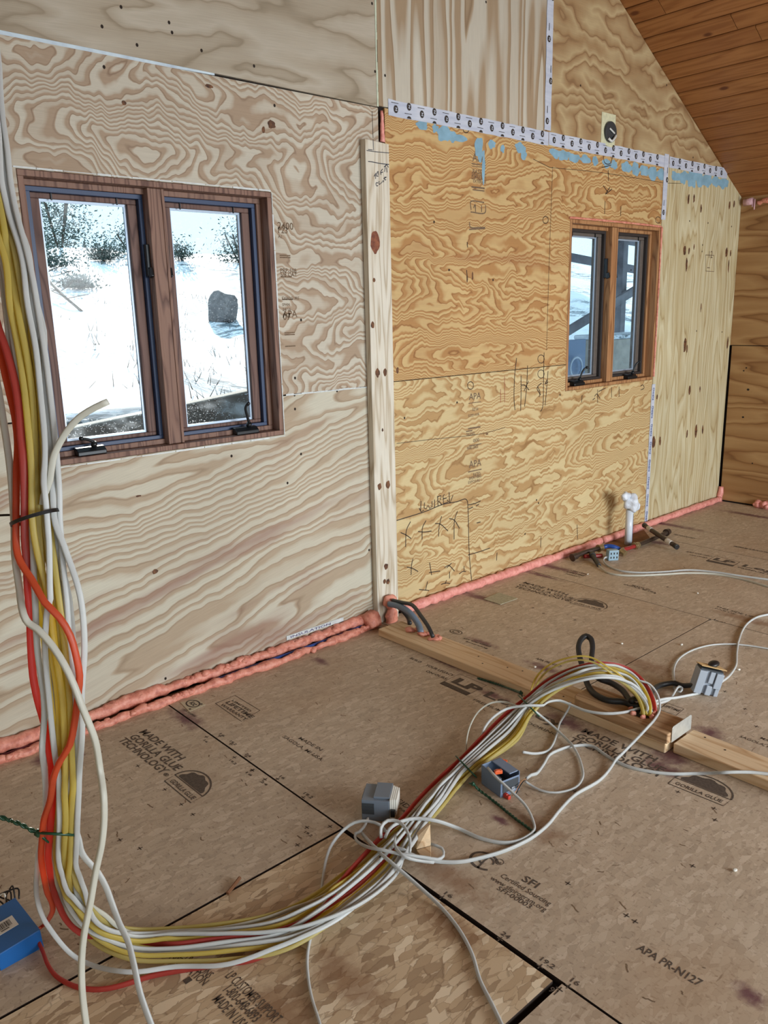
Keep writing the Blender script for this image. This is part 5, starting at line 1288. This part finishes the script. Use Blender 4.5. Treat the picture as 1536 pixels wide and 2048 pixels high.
def green_tie(i, tail, label, **k):
    b = MB(); R_ = ring_pts(i, **k); b.tube(spline(R_, .006), .0028, 8)
    twisted(b, tail, .0035)
    b.ball(tail[0], .008, 8, 6, rough=.5, seed=i)
    d = (tail[0] - tail[1]).normalized(); b.cyl(tail[0], tail[0] + d * .022 + Vector((0, 0, -.012)), .0035, 6, .002)
    return tag(b.build('twist_tie', M['tie_green'], smooth=True), label, 'tie')
b = MB(); R_ = ring_pts(9, over=1.10, depth=.042, skew=-.012)
tp = spline(R_, .006); b.sweep(tp, [(1, .6), (-1, .6), (-1, -.6), (1, -.6)], .0032, .0022, normal=(R_[1] - R_[0]).cross(R_[8] - R_[0]).normalized())
tl = [hp(38, 1033, -.02), hp(20, 1030, -.03), hp(-5, 1031, -.03), hp(-40, 1032, -.03)]
b.tube(spline(tl, .01), .0022, 8); b.obox(hp(36, 1034, -.012), Vector((.004, 0, 0)), Vector((0, .004, 0)), Vector((0, 0, .003)))
tag(b.build('cable_tie', M['tie_black']), 'black plastic cable tie round the hanging bundle below the window', 'tie')
green_tie(16, [hp(76, 1666, .02), hp(60, 1659, .02), hp(40, 1648, .01), hp(15, 1639, 0), hp(-20, 1628, 0), hp(-60, 1618, 0)], 'green twist tie round the lower end of the hanging bundle', over=1.22, depth=.046)
green_tie(29, [FL(946, 1568, .04), FL(956, 1578, .02), FL(985, 1600, .005), FL(1030, 1636, .005), FL(1071, 1666, .005)], 'middle green twist tie on the floor part with its tail toward the white loop', over=1.35, depth=.036)
green_tie(31, [FL(1042, 1386, .10), FL(1030, 1381, .06), FL(1000, 1370, .012), FL(975, 1362, .005), FL(955, 1356, .005)], 'green twist tie nearest the pine board with its tail over the lettering', over=1.45, depth=.038)

# ------------------------------------------------------------------ loose electrical boxes
M['box_blue'] = flat('box_blue_plastic', (22, 92, 160), .4); M['box_grey'] = flat('box_grey_plastic', (112, 124, 138), .45); M['box_grey_dark'] = flat('box_inside', (58, 64, 70), .6)
M['box_slate'] = flat('box_slate_plastic', (112, 130, 156), .5); M['box_light'] = flat('box_light_plastic', (156, 166, 178), .4); M['connector'] = flat('connector_orange', (222, 98, 52), .35); M['connector_red'] = flat('connector_red', (196, 62, 46), .35)
M['white_plastic'] = flat('white_plastic', (222, 222, 214), .4); M['label_white'] = flat('label_paper', (214, 212, 206), .6); M['copper'] = flat('bare_copper', (190, 140, 104), .35, .5)
M['card_tan'] = flat('card_tan', (210, 178, 126), .7); M['wire_black'] = flat('wire_black', (28, 28, 30), .4)

class Frame:
    """a box standing at `o` with its own right / up / out axes"""
    def __init__(self, o, r, u): self.o = Vector(o); self.r = Vector(r).normalized(); self.u = (Vector(u) - self.r * Vector(u).dot(self.r)).normalized(); self.n = self.r.cross(self.u)
    def p(self, x, y, z=0): return self.o + self.r * x + self.u * y + self.n * z
    def box(self, mb, a, b):
        c = [(p + q) / 2 for p, q in zip(a, b)]; h = [abs(q - p) / 2 for p, q in zip(a, b)]
        return mb.obox(self.p(*c), self.r * h[0], self.u * h[1], self.n * h[2])

# blue box: its broad side faces up toward the room, with a barcode label
o = FL(30, 1795, .062); r = FL(80, 1859, .055) - o; u = o - FL(-52, 1884, .05)
A = Frame(o, r, u); wA = r.length
bx = empty('junction_box', (o.x, o.y, 0)); tag(bx, 'blue plastic junction box with a barcode label at the left edge of the floor', 'electrical box')
hA = .105
b = MB(); t = .003
A.box(b, (0, -hA, -.002), (wA, 0, 0)); A.box(b, (wA - t, -hA, -.058), (wA, 0, -.002)); A.box(b, (0, -hA, -.058), (wA - t, -hA + t, -.002)); A.box(b, (0, -hA + t, -.058), (wA - t, 0 - 0, -.055)); A.box(b, (0, -t * .5, -.020), (wA - t, 0, -.002))
A.box(b, (-.004, -hA + .02, -.012), (0, -hA + .055, -.002))
b.build('box_body', M['box_blue'], bx, bevel=.0012)
b = MB(); A.box(b, (wA * .36, -.086, 0.0004), (wA * .36 + .043, -.030, .0012)); lb = b.build('barcode_label', M['label_white'], bx, bevel=.0003)
ik = Ink(A.p(wA * .36, -.086, .0012), A.r, A.u, .0004); rr = random.Random(6); x = .008
ik2 = Ink(A.p(wA * .36 + .043, -.086, .0012), A.u, -A.r, .0004)
y = .012
while y < .046:
    w = rr.choice((.0008, .0012, .002)); ik.rect(.008, y, .030, y + w); y += w + rr.choice((.0008, .0014))
ik.rect(.033, .016, .036, .036)
attach(lb, ik.mb, M['ink'])
b = MB()
for k, (dx, dy) in enumerate(((-.004, -.01), (-.006, -.03), (-.002, -.045), (-.008, -.02))):
    b.tube(spline([A.p(.01, dy, -.03), A.p(-.02, dy + .004, -.022 + k * .006), A.p(-.045 + dx, dy + .012 * (k - 1), -.012), A.p(-.03 + dx, dy + .03, -.006 + k * .004), A.p(-.012, dy + .022, -.02)], .006), .0022, 8)
    b.mi = k % 2
b.build('wire_tail', [M['wire_black'], M['white_plastic']], bx, smooth=True)

# grey box with white cover stack, beside the bundle
o = FL(724, 1640, .0006); r = FL(779, 1644, .0006) - o; B = Frame(o, r, (0, 0, 1))
bx = empty('junction_box', (o.x, o.y, 0)); tag(bx, 'grey box with a stack of white covers on its side left of the bundle', 'electrical box')
Wb, Hb, Db = r.length, .070, .092
b = MB(); B.box(b, (0, 0, -Db), (Wb, Hb, 0)); B.box(b, (Wb * .42, Hb, -Db), (Wb, Hb + .007, -.012)); B.box(b, (-.002, Hb - .016, -Db + .02), (0, Hb - .002, -.02))
b.build('box_body', M['box_grey'], bx, bevel=.003)
b = MB()
for k in range(3): B.box(b, (Wb * .02, Hb * (.86 - k * .18) - .012, .0002), (Wb * .46, Hb * (.86 - k * .18), .003 - .0006 * k))
b.build('knockout_tab', M['box_grey_dark'], bx, bevel=.0006)
b = MB()
for k in range(4): B.box(b, (Wb + .0006 + k * .0055, .004 + .012 * (k == 3), -Db * .92), (Wb + .0052 + k * .0055, Hb + .004 - .002 * k, -.004 - .004 * k))
b.build('cover_plate', M['white_plastic'], bx, bevel=.001)
b = MB(); B.box(b, (Wb + .004, Hb * .3, -.004), (Wb + .018, Hb * .62, .006)); b.build('clamp_screw', M['hardware'], bx, bevel=.001)

# slate box with orange connectors, lying by the tie
o = FL(1001, 1596, .0006); r = FL(1054, 1574, .0006) - o; Cc = Frame(o, r, (0, 0, 1))
bx = empty('junction_box', (o.x, o.y, 0)); tag(bx, 'slate grey box with orange wire connectors under the bundle', 'electrical box')
Wc, Hc, Dc = .080, .070, .100
b = MB(); t = .003
Cc.box(b, (0, 0, -Dc), (Wc, t, 0)); Cc.box(b, (0, t, -Dc), (t, Hc, 0)); Cc.box(b, (Wc - t, t, -Dc), (Wc, Hc, 0)); Cc.box(b, (t, t, -Dc), (Wc - t, Hc, -Dc + t))
Cc.box(b, (t, t, -t), (Wc - t, Hc * .82, 0)); Cc.box(b, (Wc * .52, Hc - t, -Dc + .004), (Wc - t, Hc + .001, -.006))
b.build('box_body', M['box_slate'], bx, bevel=.0012)
b = MB(); Cc.box(b, (t, Hc * .5, -Dc + t), (Wc * .52, Hc * .55, -t)); Cc.box(b, (Wc * .1, Hc * .2, .0004), (Wc * .92, Hc * .74, .002)); b.build('box_insert', M['box_grey_dark'], bx, bevel=.001)
b = MB(); Cc.box(b, (Wc * .52, .006, .0022), (Wc * .70, .026, .006)); b.build('clamp_tab', M['box_light'], bx, bevel=.001)
for k, (cx, cy, cz, ang, mt) in enumerate(((Wc * .18, Hc + .004, -.03, .3, 'connector'), (Wc + .010, Hc * .75, -Dc * .95, .8, 'connector'), (Wc * .22, .006, .010, 1.5, 'connector_red'))):
    b = MB(); c = Cc.p(cx, cy, cz); d1 = (Cc.r * math.cos(ang) + Cc.n * math.sin(ang)); d2 = Cc.u.cross(d1)
    b.obox(c, d1 * .013, d2 * .006, Cc.u * .006); b.obox(c + Cc.u * .0065 - d1 * .003, d1 * .006, d2 * .005, Cc.u * .0015)
    b.build('lever_connector', M[mt], bx, bevel=.0015)
b = MB(); b.tube(spline([FL(1053, 1557, .02), FL(1043, 1563, .03), FL(1030, 1585, .02), FL(1024, 1592, .012)], .005), .0016, 8); b.build('bare_wire', M['copper'], bx, smooth=True)
b = MB(); b.tube(spline([FL(1052, 1556, .022), FL(1040, 1572, .02), FL(1032, 1588, .01)], .005), .0018, 8); b.build('wire_tail', M['wire_black'], bx, smooth=True)

# light grey box with a tan card cover, tipped over
o = FL(1386, 1392, .004); Dd = Frame(o, (CR * math.cos(-.22) + CU * math.sin(-.22)), (Vector((0, 0, 1)) + CR * .2))
bx = empty('junction_box', (o.x, o.y, 0)); tag(bx, 'light grey box with a tan card cover and black oval knob', 'electrical box')
Wd_, Hd, Dp = .098, .100, .058
Dd.o = Dd.o + Vector((0, 0, .016))
b = MB(); Dd.box(b, (0, 0, -Dp), (Wd_, Hd, -.012)); Dd.box(b, (0, 0, -.012), (.030, Hd * .98, 0)); Dd.box(b, (.045, 0, -.012), (Wd_ * .68, .040, 0)); Dd.box(b, (.045, Hd * .50, -.012), (Wd_ * .66, Hd * .98, -.003)); Dd.box(b, (Wd_ * .70, Hd * .34, -.012), (Wd_, Hd * .98, .002)); Dd.box(b, (Wd_ * .84, 0, -.012), (Wd_, Hd * .34, -.002))
b.build('box_body', M['box_light'], bx, bevel=.0016)
b = MB(); Dd.box(b, (.004, Hd + .0006, -Dp + .002), (Wd_ - .004, Hd + .006, -.006)); b.build('box_mouth', M['box_grey_dark'], bx)
b = MB(); b.obox(Dd.p(Wd_ * .5, Hd + .014, -Dp * .5), Dd.r * (Wd_ * .52), Dd.u * .0015, (Dd.n + Dd.u * .18).normalized() * (Dp * .55)); b.build('card_cover', M['card_tan'], bx, bevel=.0006)
b = MB(); c = Dd.p(Wd_ * .62, Hd + .022, -Dp * .72); b.ball(c, .03, 18, 10, sc=(1, .66, .38)); kb = b.build('oval_knob', M['wire_black'], bx, smooth=True)

# little outlet near the plumbing
o = FL(1217, 1122, .0006); E_ = Frame(o, (CR + Vector((0, .25, 0))), (Vector((0, 0, 1)) + CR * .08))
bx = empty('outlet_block', (o.x, o.y, 0)); tag(bx, 'small blue grey outlet lying on the far floor by the plumbing', 'outlet')
b = MB(); E_.box(b, (0, 0, -.04), (.068, .066, 0)); b.build('outlet_body', flat('outlet_blue_grey', (142, 172, 190), .4), bx, bevel=.004)
b = MB()
for r_ in range(2):
    for c_ in range(3): E_.box(b, (.012 + c_ * .020, .014 + r_ * .026, .0002), (.018 + c_ * .020, .026 + r_ * .026, .0016))
b.build('socket_slot', M['hole'], bx)

# ------------------------------------------------------------------ plumbing by the far wall
c0 = FL(1256, 1089, 0); pv = empty('drain_pipe', (c0.x, c0.y, 0)); tag(pv, 'white plastic drain pipe standing up from the floor by the golden wall', 'pipe')
n = NT('pvc_white'); M['pvc'] = n.set(srgb(212, 222, 232), .3, spec=.5)
b = MB(); b.cyl((c0.x, c0.y, .001), (c0.x, c0.y, .235), .0245, 28); b.build('pipe', M['pvc'], pv, smooth=True)
b = MB(); b.tube([(c0.x + .006, c0.y - .0248, .03 + i * .02) for i in range(10)], .0012, 6); b.build('printed_line', flat('pvc_print', (90, 110, 140), .6), pv)
n = NT('plastic_film'); n.set(srgb(218, 228, 240), .25, spec=.6); n.bump(n.noise(n.coord(), 60, 3, .6), .8, .006); M['film_wrap'] = n.mat
b = MB(); b.ball((c0.x, c0.y - .004, .285), .052, 22, 16, sc=(.95, .9, 1.25), rough=.55, seed=2); b.ball((c0.x + .05, c0.y - .01, .255), .028, 14, 10, rough=.5, seed=5); b.ball((c0.x - .055, c0.y, .335), .032, 14, 10, sc=(1.2, .7, .9), rough=.5, seed=7)
tag(b.build('plastic_wrap', M['film_wrap'], None, smooth=True), 'crumpled clear plastic tied over the top of the drain pipe', 'plastic wrap')
M['pex_dark'] = flat('fitting_dark', (70, 58, 50), .4, .3, var=.2, vs=60); M['brass'] = flat('fitting_brass', (168, 152, 116), .3, .7)
def pipe(pts, r, mat, label, name='water_tube', ends=None):
    t = None; b = MB(); P = spline([FL(*p) for p in pts], .01); b.tube(P, r, 12)
    if ends is None: return tag(b.build(name, M[mat], None, smooth=True), label, 'pipe')
    root = empty(name, P[0]); tag(root, label, 'pipe'); b.build('tube', M[mat], root, smooth=True)
    for e, m in ends:
        i = 0 if e == 0 else -1; d = (P[1] - P[0]).normalized() if e == 0 else (P[-1] - P[-2]).normalized()
        b = MB(); b.cyl(P[i] - d * .030, P[i] + d * .004, r * 1.45, 14); b.cyl(P[i] - d * .034, P[i] - d * .028, r * 1.8, 14); b.build('end_fitting', M[m], root, bevel=.001)
    return root
pipe([(1152, 1112, .03), (1168, 1105, .04), (1186, 1100, .045), (1204, 1095, .048)], .014, 'pex_dark', 'dark brown pipe stub running along the foam to the blue tube', ends=[(0, 'pex_dark'), (1, 'brass')])
pipe([(1206, 1095, .048), (1214, 1092, .055), (1226, 1093, .055), (1238, 1098, .04), (1250, 1107, .02)], .0135, 'pex_blue', 'bright blue water tube bent over the floor by the outlet', ends=[(1, 'brass')])
pipe([(1168, 1113, .02), (1190, 1112, .016), (1204, 1111, .016)], .013, 'pex_red', 'short red water tube lying behind the small outlet')
pipe([(1237, 1102, .016), (1255, 1097, .018), (1274, 1091, .018)], .013, 'pex_red', 'red water tube in front of the drain pipe foot', ends=[(1, 'brass')])
pipe([(1276, 1090, .018), (1296, 1082, .022), (1310, 1076, .026), (1325, 1069, .03), (1337, 1063, .034)], .014, 'pex_dark', 'dark valve pipe lying under the crossing black rod', ends=[(0, 'brass'), (1, 'pex_dark')])
st = empty('pipe_rod', FL(1318, 1072, .05)); tag(st, 'black capped rod lying across the valve pipe with white end labels', 'rod')
P = [FL(1291, 1052, .075), FL(1320, 1072, .060), FL(1351, 1092, .035)]
b = MB(); b.tube(spline(P, .02), .0155, 14); b.build('rod_body', M['pex_dark'], st, smooth=True)
d = (P[2] - P[0]).normalized()
Q = spline(P, .01)
for a_, z_ in ((4, 9), (len(Q) - 10, len(Q) - 5)):
    b = MB(); b.tube(Q[a_:z_ + 1], .0164, 14); b.build('white_label', M['label_white'], st, smooth=True)
for p in (P[2], P[0] - d * .02):
    b = MB(); b.cyl(p, p + d * .02, .0175, 14); b.build('end_cap', M['wire_black'], st, bevel=.002)
b = MB(); b.cyl(FL(1163, 1109, .02), FL(1166, 1115, .004), .010, 10)
tag(b.build('pipe_clip', M['brass'], bevel=.001), 'brass pipe clip at the outer end of the brown pipe stub', 'pipe clip')
# bare cutout of the floor round the drain pipe
ik = floor_ink(lift=.0005); q = [fxy(1196, 1100), fxy(1212, 1086), fxy(1288, 1060), fxy(1300, 1076), fxy(1262, 1097), fxy(1225, 1106)]
ik.mb.poly([ik.w(*p) for p in q]); attach(P_r2, ik.mb, flat('floor_cutout', (122, 86, 52), .85, var=.25, vs=20))

# ------------------------------------------------------------------ small things on the floor
b = MB(); q = [FL(967, 1199), FL(1001, 1210), FL(1035, 1198), FL(998, 1186)]; b.prism([(p.x, p.y, .001) for p in q], (0, 0, .003))
tag(b.build('scrap_square', flat('scrap_grey', (168, 164, 140), .7, var=.2, vs=80), bevel=.0006), 'flat greyish square scrap on the floor below the golden wall', 'scrap')
b = MB(); q = [FL(360, 1405), FL(379, 1424), FL(411, 1410), FL(394, 1397)]; b.prism([(p.x, p.y, .0006) for p in q], (0, 0, .0012))
lb = tag(b.build('approval_label', flat('label_beige', (188, 178, 152), .6), None), 'small beige label with a round mark by the long floor joint', 'label')
ik = floor_ink(.0018, .0003); x, y = fxy(386, 1408); ik.ring(x, y, .034, .024, .006, n=20); ik.text('icc', x - .018, y - .009, .036, bold=.03); ik.disc(*fxy(380, 1419), .006, .005, 10); ik.disc(*fxy(403, 1409), .006, .005, 10); attach(lb, ik.mb, M['ink'])
wo = empty('wood_offcut', FL(848, 1712, 0)); tag(wo, 'pale folded offcut lying against the bundle by the small loop', 'offcut')
W0, W1_, W2_, W3 = FL(833, 1708, .0008), FL(846, 1727, .0008), FL(862, 1728, .0008), FL(862, 1700, .0008)
b = MB(); b.prism([W0, W1_, W2_, W3], (0, 0, .014)); b.build('offcut_base', M['plate'], wo, bevel=.001)
b = MB(); b.prism([W0 + Vector((0, 0, .015)), W3 + Vector((0, 0, .015)), W3 + Vector((.01, .012, .075)), W0 + Vector((.02, .012, .045))], Vector((.004, .012, 0))); b.build('offcut_flap', M['plate'], wo, bevel=.001)
b = MB(); b.tube(spline([FL(455, 1787, .004), FL(468, 1771, .006), FL(480, 1755, .010)], .01), .005, 6)
tag(b.build('wood_splinter', flat('splinter_brown', (128, 88, 60), .8), None), 'thin brown splinter lying on the joint of the strand board', 'splinter')
b = MB(); rr = random.Random(9)
for px, py in ((1395, 1186), (1363, 1289), (1244, 1287), (1478, 1339), (1175, 1148), (1470, 1740), (1070, 1334)):
    c = FL(px, py, .004); b.mi = 0
    bb = MB(); bb.ball(c, .006, 8, 6, sc=(1.2, 1, .6), rough=.5, seed=px)
    tag(bb.build('foam_crumb', M['white_plastic'], smooth=True), 'tiny white crumb on the floor', 'crumb', 'white crumbs on the floor')

# ------------------------------------------------------------------ outside: snow bank, timber edge, trees
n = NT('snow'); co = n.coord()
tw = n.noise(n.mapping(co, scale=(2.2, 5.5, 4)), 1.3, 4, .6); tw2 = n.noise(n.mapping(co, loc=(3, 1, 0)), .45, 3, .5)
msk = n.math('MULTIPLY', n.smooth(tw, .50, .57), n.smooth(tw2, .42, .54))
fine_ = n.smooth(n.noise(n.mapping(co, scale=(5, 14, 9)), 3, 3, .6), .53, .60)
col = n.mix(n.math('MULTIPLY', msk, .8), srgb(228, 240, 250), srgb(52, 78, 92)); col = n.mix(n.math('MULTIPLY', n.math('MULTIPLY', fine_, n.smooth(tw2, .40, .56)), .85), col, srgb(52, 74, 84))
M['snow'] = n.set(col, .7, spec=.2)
def gz(x, y):
    t = min(1, max(0, (x - 2.6) / 1.2)); base = 1.0 * (1 - t) + .42 * t
    if y < 4.34: return -.15 if x < 3.0 else base - .3
    k = min(1.0, (y - 4.34) / 1.0)
    z = base - (0 if x < 2.6 else 0) + .192 * (min(y, 18) - 4.34) - .05 * max(0, y - 18)
    return z + .22 * mnoise.noise(Vector((x * .35, y * .35, 0))) * k + .06 * mnoise.noise(Vector((x * 1.7, y * 1.7, 3))) * k
b = MB(); xs_g = [-14 + i * .45 for i in range(110)]; ys_g = [3.10, 4.335] + [4.345 + .18 * 1.034 ** i * i for i in range(70)]
for y in ys_g:
    for x in xs_g: b.v.append((x, y, gz(x, y)))
nx = len(xs_g)
for j in range(len(ys_g) - 1):
    for i in range(nx - 1): b.f.append((j * nx + i, j * nx + i + 1, (j + 1) * nx + i + 1, (j + 1) * nx + i)); b.m.append(0)
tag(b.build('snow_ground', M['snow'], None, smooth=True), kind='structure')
M['old_timber'] = flat('weathered_timber', (172, 168, 160), .85, var=.2, vs=9)
a_, c_ = WL(60, 872, 4.25), WL(560, 764, 4.25)
b = MB(); b.prism([(a_.x - .6, 4.22, -.1), (c_.x + .1, 4.22, -.1), (c_.x + .1, 4.22, c_.z), (a_.x - .6, 4.22, a_.z - .06)], (0, .10, 0))
tag(b.build('timber_edging', M['old_timber'], bevel=.01), 'weathered timber edging in front of the snow bank outside the large window', 'timber')
def clump(c, r, n_, mat, label, sc=(1, 1, 1), seed=0, leaf=.12, name='shrub', group=None, stems=True):
    rr = random.Random(seed); root = empty(name, c); tag(root, label, 'shrub' if name == 'shrub' else 'tree', group); b = MB(); c = Vector(c)
    for _ in range(n_):
        v = Vector((rr.gauss(0, .42), rr.gauss(0, .42), abs(rr.gauss(0, .5)) + .05)); p = c + Vector((v.x * r * sc[0], v.y * r * sc[1], v.z * r * sc[2]))
        d = Vector((rr.gauss(0, 1), rr.gauss(0, 1), rr.gauss(0, .7) + .6)).normalized(); s = d.orthogonal().normalized(); l = leaf * rr.uniform(.6, 1.4)
        b.add([p, p + d * l * .5 + s * l * .22, p + d * l, p + d * l * .5 - s * l * .22], [(0, 1, 2, 3)])
    b.build('foliage', mat, root)
    b = MB()
    for k in range(4): b.tube([c + Vector((0, 0, -.15)), c + Vector((rr.gauss(0, .2) * r, rr.gauss(0, .2) * r, r * sc[2] * .7))], .012 * r + .008, 5)
    b.build('stem', M['bark'], root)
M['bark'] = flat('bark', (84, 72, 62), .9, var=.25, vs=12); M['foliage'] = flat('evergreen_foliage', (66, 84, 78), .8, var=.3, vs=3)
def on_hill(px, y): p = WL(px, 500, y); return Vector((p.x, y, gz(p.x, y)))
for k, (px, y, r, nn, sc, lab) in enumerate(((205, 15.5, .36, 420, (1, 1, .8), 'round dark shrub on the snow crest seen in the left pane'), (268, 16.5, .6, 500, (1, 1, 1), 'loose shrub at the crest beside the left sash edge'), (360, 15.5, .34, 260, (1, 1, .9), 'small fan shaped shrub on the crest in the right pane'),
                                     (485, 16, .8, 600, (.8, 1, 1.2), 'tall thin shrub on the crest near the right jamb'), (70, 14.5, .5, 500, (1.6, 1, .6), 'low hedge on the crest at the far left pane edge'), (150, 12.8, .30, 300, (1.2, 1, .6), 'second low hedge on the crest in the left pane'), (120, 18.5, 1.1, 800, (.9, 1, 1.3), 'tall dark evergreen behind the hedge at the left'), (40, 21, 1.3, 900, (.8, 1, 1.9), 'tallest evergreen beyond the snow at the far left'))):
    clump(on_hill(px, y), r, nn * 3, M['foliage'], lab, sc, k, leaf=.055 + .02 * r, name='shrub' if k < 6 else 'evergreen_tree')
c = on_hill(52, 16.6); b = MB(); b.box((c.x - .35, c.y, c.z - .1), (c.x + .25, c.y + .5, c.z + .75)); sh = empty('garden_shed', c); tag(sh, 'pale little shed among the evergreens at the far left', 'shed'); b.build('shed_wall', flat('shed_pale', (206, 206, 186), .7), sh)
b = MB(); b.prism([(c.x - .42, c.y - .08, c.z + .75), (c.x + .32, c.y - .08, c.z + .75), (c.x - .05, c.y - .08, c.z + 1.0)], (0, .66, 0)); b.build('shed_roof', M['snow'], sh)
def ground_hit(px, py):
    d = RAY(px, py); y = 4.4
    while y < 30:
        t = y / d.y; x = d.x * t; z = H + d.z * t
        if z <= gz(x, y): return Vector((x, y, gz(x, y)))
        y += .05
    return Vector((d.x * 15 / d.y, 15, gz(d.x * 15 / d.y, 15)))
c = ground_hit(457, 645); b = MB(); b.ball(c + Vector((0, .1, .16)), .20, 18, 12, sc=(1, .8, 1.1), rough=.6, seed=3)
tag(b.build('boulder', flat('boulder_grey', (120, 116, 116), .9, var=.3, vs=14), None, smooth=False), 'grey boulder sticking out of the snow in the right pane', 'rock')
P = [ground_hit(60, 548) + Vector((0, 0, .25)), ground_hit(90, 575) + Vector((0, 0, .18)), ground_hit(118, 600) + Vector((0, 0, .12)), ground_hit(165, 628) + Vector((0, 0, .02))]
b = MB(); b.tube(spline(P, .06), .02, 7); rr = random.Random(8); Q = spline(P, .06)
for k in range(14):
    i = rr.randrange(2, len(Q) - 2); d = Vector((rr.gauss(0, 1), rr.gauss(0, .5), abs(rr.gauss(0, .5)))).normalized(); b.tube([Q[i], Q[i] + d * .18, Q[i] + d * .34 + Vector((rr.gauss(0, .06), 0, rr.gauss(0, .05)))], .006, 5)
tag(b.build('fallen_branch', M['bark']), 'fallen bare branch on the snow in the left pane', 'branch')
rr = random.Random(21); b = MB()
for _ in range(260):
    x, y = rr.uniform(1.5, 6.8), rr.uniform(4.6, 13); z = gz(x, y)
    for k in range(3):
        d = Vector((rr.gauss(0, .5), rr.gauss(0, .5), 1)).normalized(); l = rr.uniform(.05, .2); p = Vector((x + rr.gauss(0, .05), y + rr.gauss(0, .05), z - .01)); s = Vector((.004, 0, 0)); b.add([p - s, p + s, p + d * l], [(0, 1, 2)])
tag(b.build('dry_grass', M['bark']), 'dry grass stalks poking through the snow bank', 'grass', kind='stuff')

# outside the small window: deck posts, rails, a brace and stored things under an unseen roof added for shade
M['deck_wood'] = flat('deck_timber', (120, 122, 130), .8, var=.2, vs=10)
def bar(p, q, w, t, name, label, cat='timber'):
    p, q = Vector(p), Vector(q); d = (q - p); L = d.length / 2; d.normalize(); up = Vector((0, 1, 0)); s = d.cross(up).normalized()
    b = MB(); b.obox((p + q) / 2, d * L, up * t, s * w); return tag(b.build(name, M['deck_wood'], bevel=.006), label, cat)
YP = 5.6
p = WL(1241, 600, YP); bar((p.x, YP, gz(p.x, YP) - .1), (p.x, YP, 3.0), .052, .045, 'deck_post', 'thick upright deck post seen through the right pane of the small window')
for k, (l, r_, w) in enumerate((((1080, 453), (1300, 490), .040), ((1080, 503), (1300, 545), .046))):
    bar(WL(*l, YP + .1), WL(*r_, YP + .1), w, .02, 'deck_rail', ('upper' if k == 0 else 'lower') + ' deck rail outside the small window', 'rail')
bar(WL(1100, 684, YP - .12), WL(1300, 562, YP - .12), .05, .02, 'deck_brace', 'slanting brace board outside the small window', 'timber')
a_, c_ = WL(1215, 680, 4.9), WL(1300, 790, 4.9)
b = MB(); b.box((a_.x, 4.9, -.1), (c_.x + .1, 5.3, a_.z)); cr = empty('storage_crate', (a_.x, 4.9, 0)); tag(cr, 'grey crate with a snow cap outside the right pane of the small window', 'crate'); b.build('crate_body', M['old_timber'], cr, bevel=.01)
b = MB(); b.box((a_.x - .02, 4.88, a_.z + .001), (c_.x + .12, 5.32, a_.z + .05)); b.build('snow_cap', M['snow'], cr, bevel=.02)
a_, c_ = WL(1090, 684, 4.9), WL(1176, 800, 4.9)
b = MB(); b.box((a_.x, 4.95, -.1), (c_.x, 5.0, a_.z)); tag(b.build('plywood_lean', flat('blue_grey_board', (116, 140, 172), .6), bevel=.004), 'blue grey board leaning outside the left pane of the small window', 'board')
cc = WL(1152, 735, 4.9); b = MB(); b.sweep([cc + Vector((.10 * math.cos(2 * PI * k / 28), 0, .10 * math.sin(2 * PI * k / 28))) for k in range(29)], [(math.cos(2 * PI * k / 8), math.sin(2 * PI * k / 8)) for k in range(8)], .012, .012, normal=Vector((0, 1, 0)))
tag(b.build('hoop_ring', flat('hoop_pale', (190, 206, 224), .4), smooth=True), 'pale round hoop hanging on the blue grey board', 'hoop')
b = MB(); b.box((3.2, 3.15, 2.62), (9.5, 6.2, 2.72)); rf = tag(b.build('shade_roof', M['deck_wood']), kind='structure')  # roof out of view, added to block the sun

# unseen spruces, added to keep the ground outside the small window in shade
M['spruce'] = flat('spruce_foliage', (50, 66, 58), .85, var=.3, vs=2)
sp = None
for k, (x, y, hgt) in enumerate(((8.6, 8.4, 6.5), (10.2, 10.0, 7.5), (12.0, 11.8, 8.0), (14.0, 13.6, 9.0), (16.2, 15.6, 9.5), (18.6, 18.0, 10.0))):
    g = gz(x, y); root = empty('shade_spruce', (x, y, g)); tag(root, 'unseen spruce added to shade the ground outside the small window', 'tree', 'added spruces for shade')
    b = MB(); b.cyl((x, y, g - .1), (x, y, g + hgt * .95), .13, 8, .03); b.build('trunk', M['bark'], root)
    b = MB(); rr = random.Random(k)
    for lv in range(11):
        z0 = g + .5 + (hgt - .7) * lv / 11; r_ = .92 * (1 - lv / 11.5) + .1; pts = []
        for q in range(22):
            a = 2 * PI * q / 22; rad = r_ * (1.0 if q % 2 else .72) * rr.uniform(.88, 1.1); pts.append((x + rad * math.cos(a), y + rad * math.sin(a), z0 - .12 * (q % 2)))
        b.add(pts + [(x, y, z0 + hgt / 11 * 1.7)], [(q, (q + 1) % 22, 22) for q in range(22)])
    b.build('foliage', M['spruce'], root)

settle_cables()
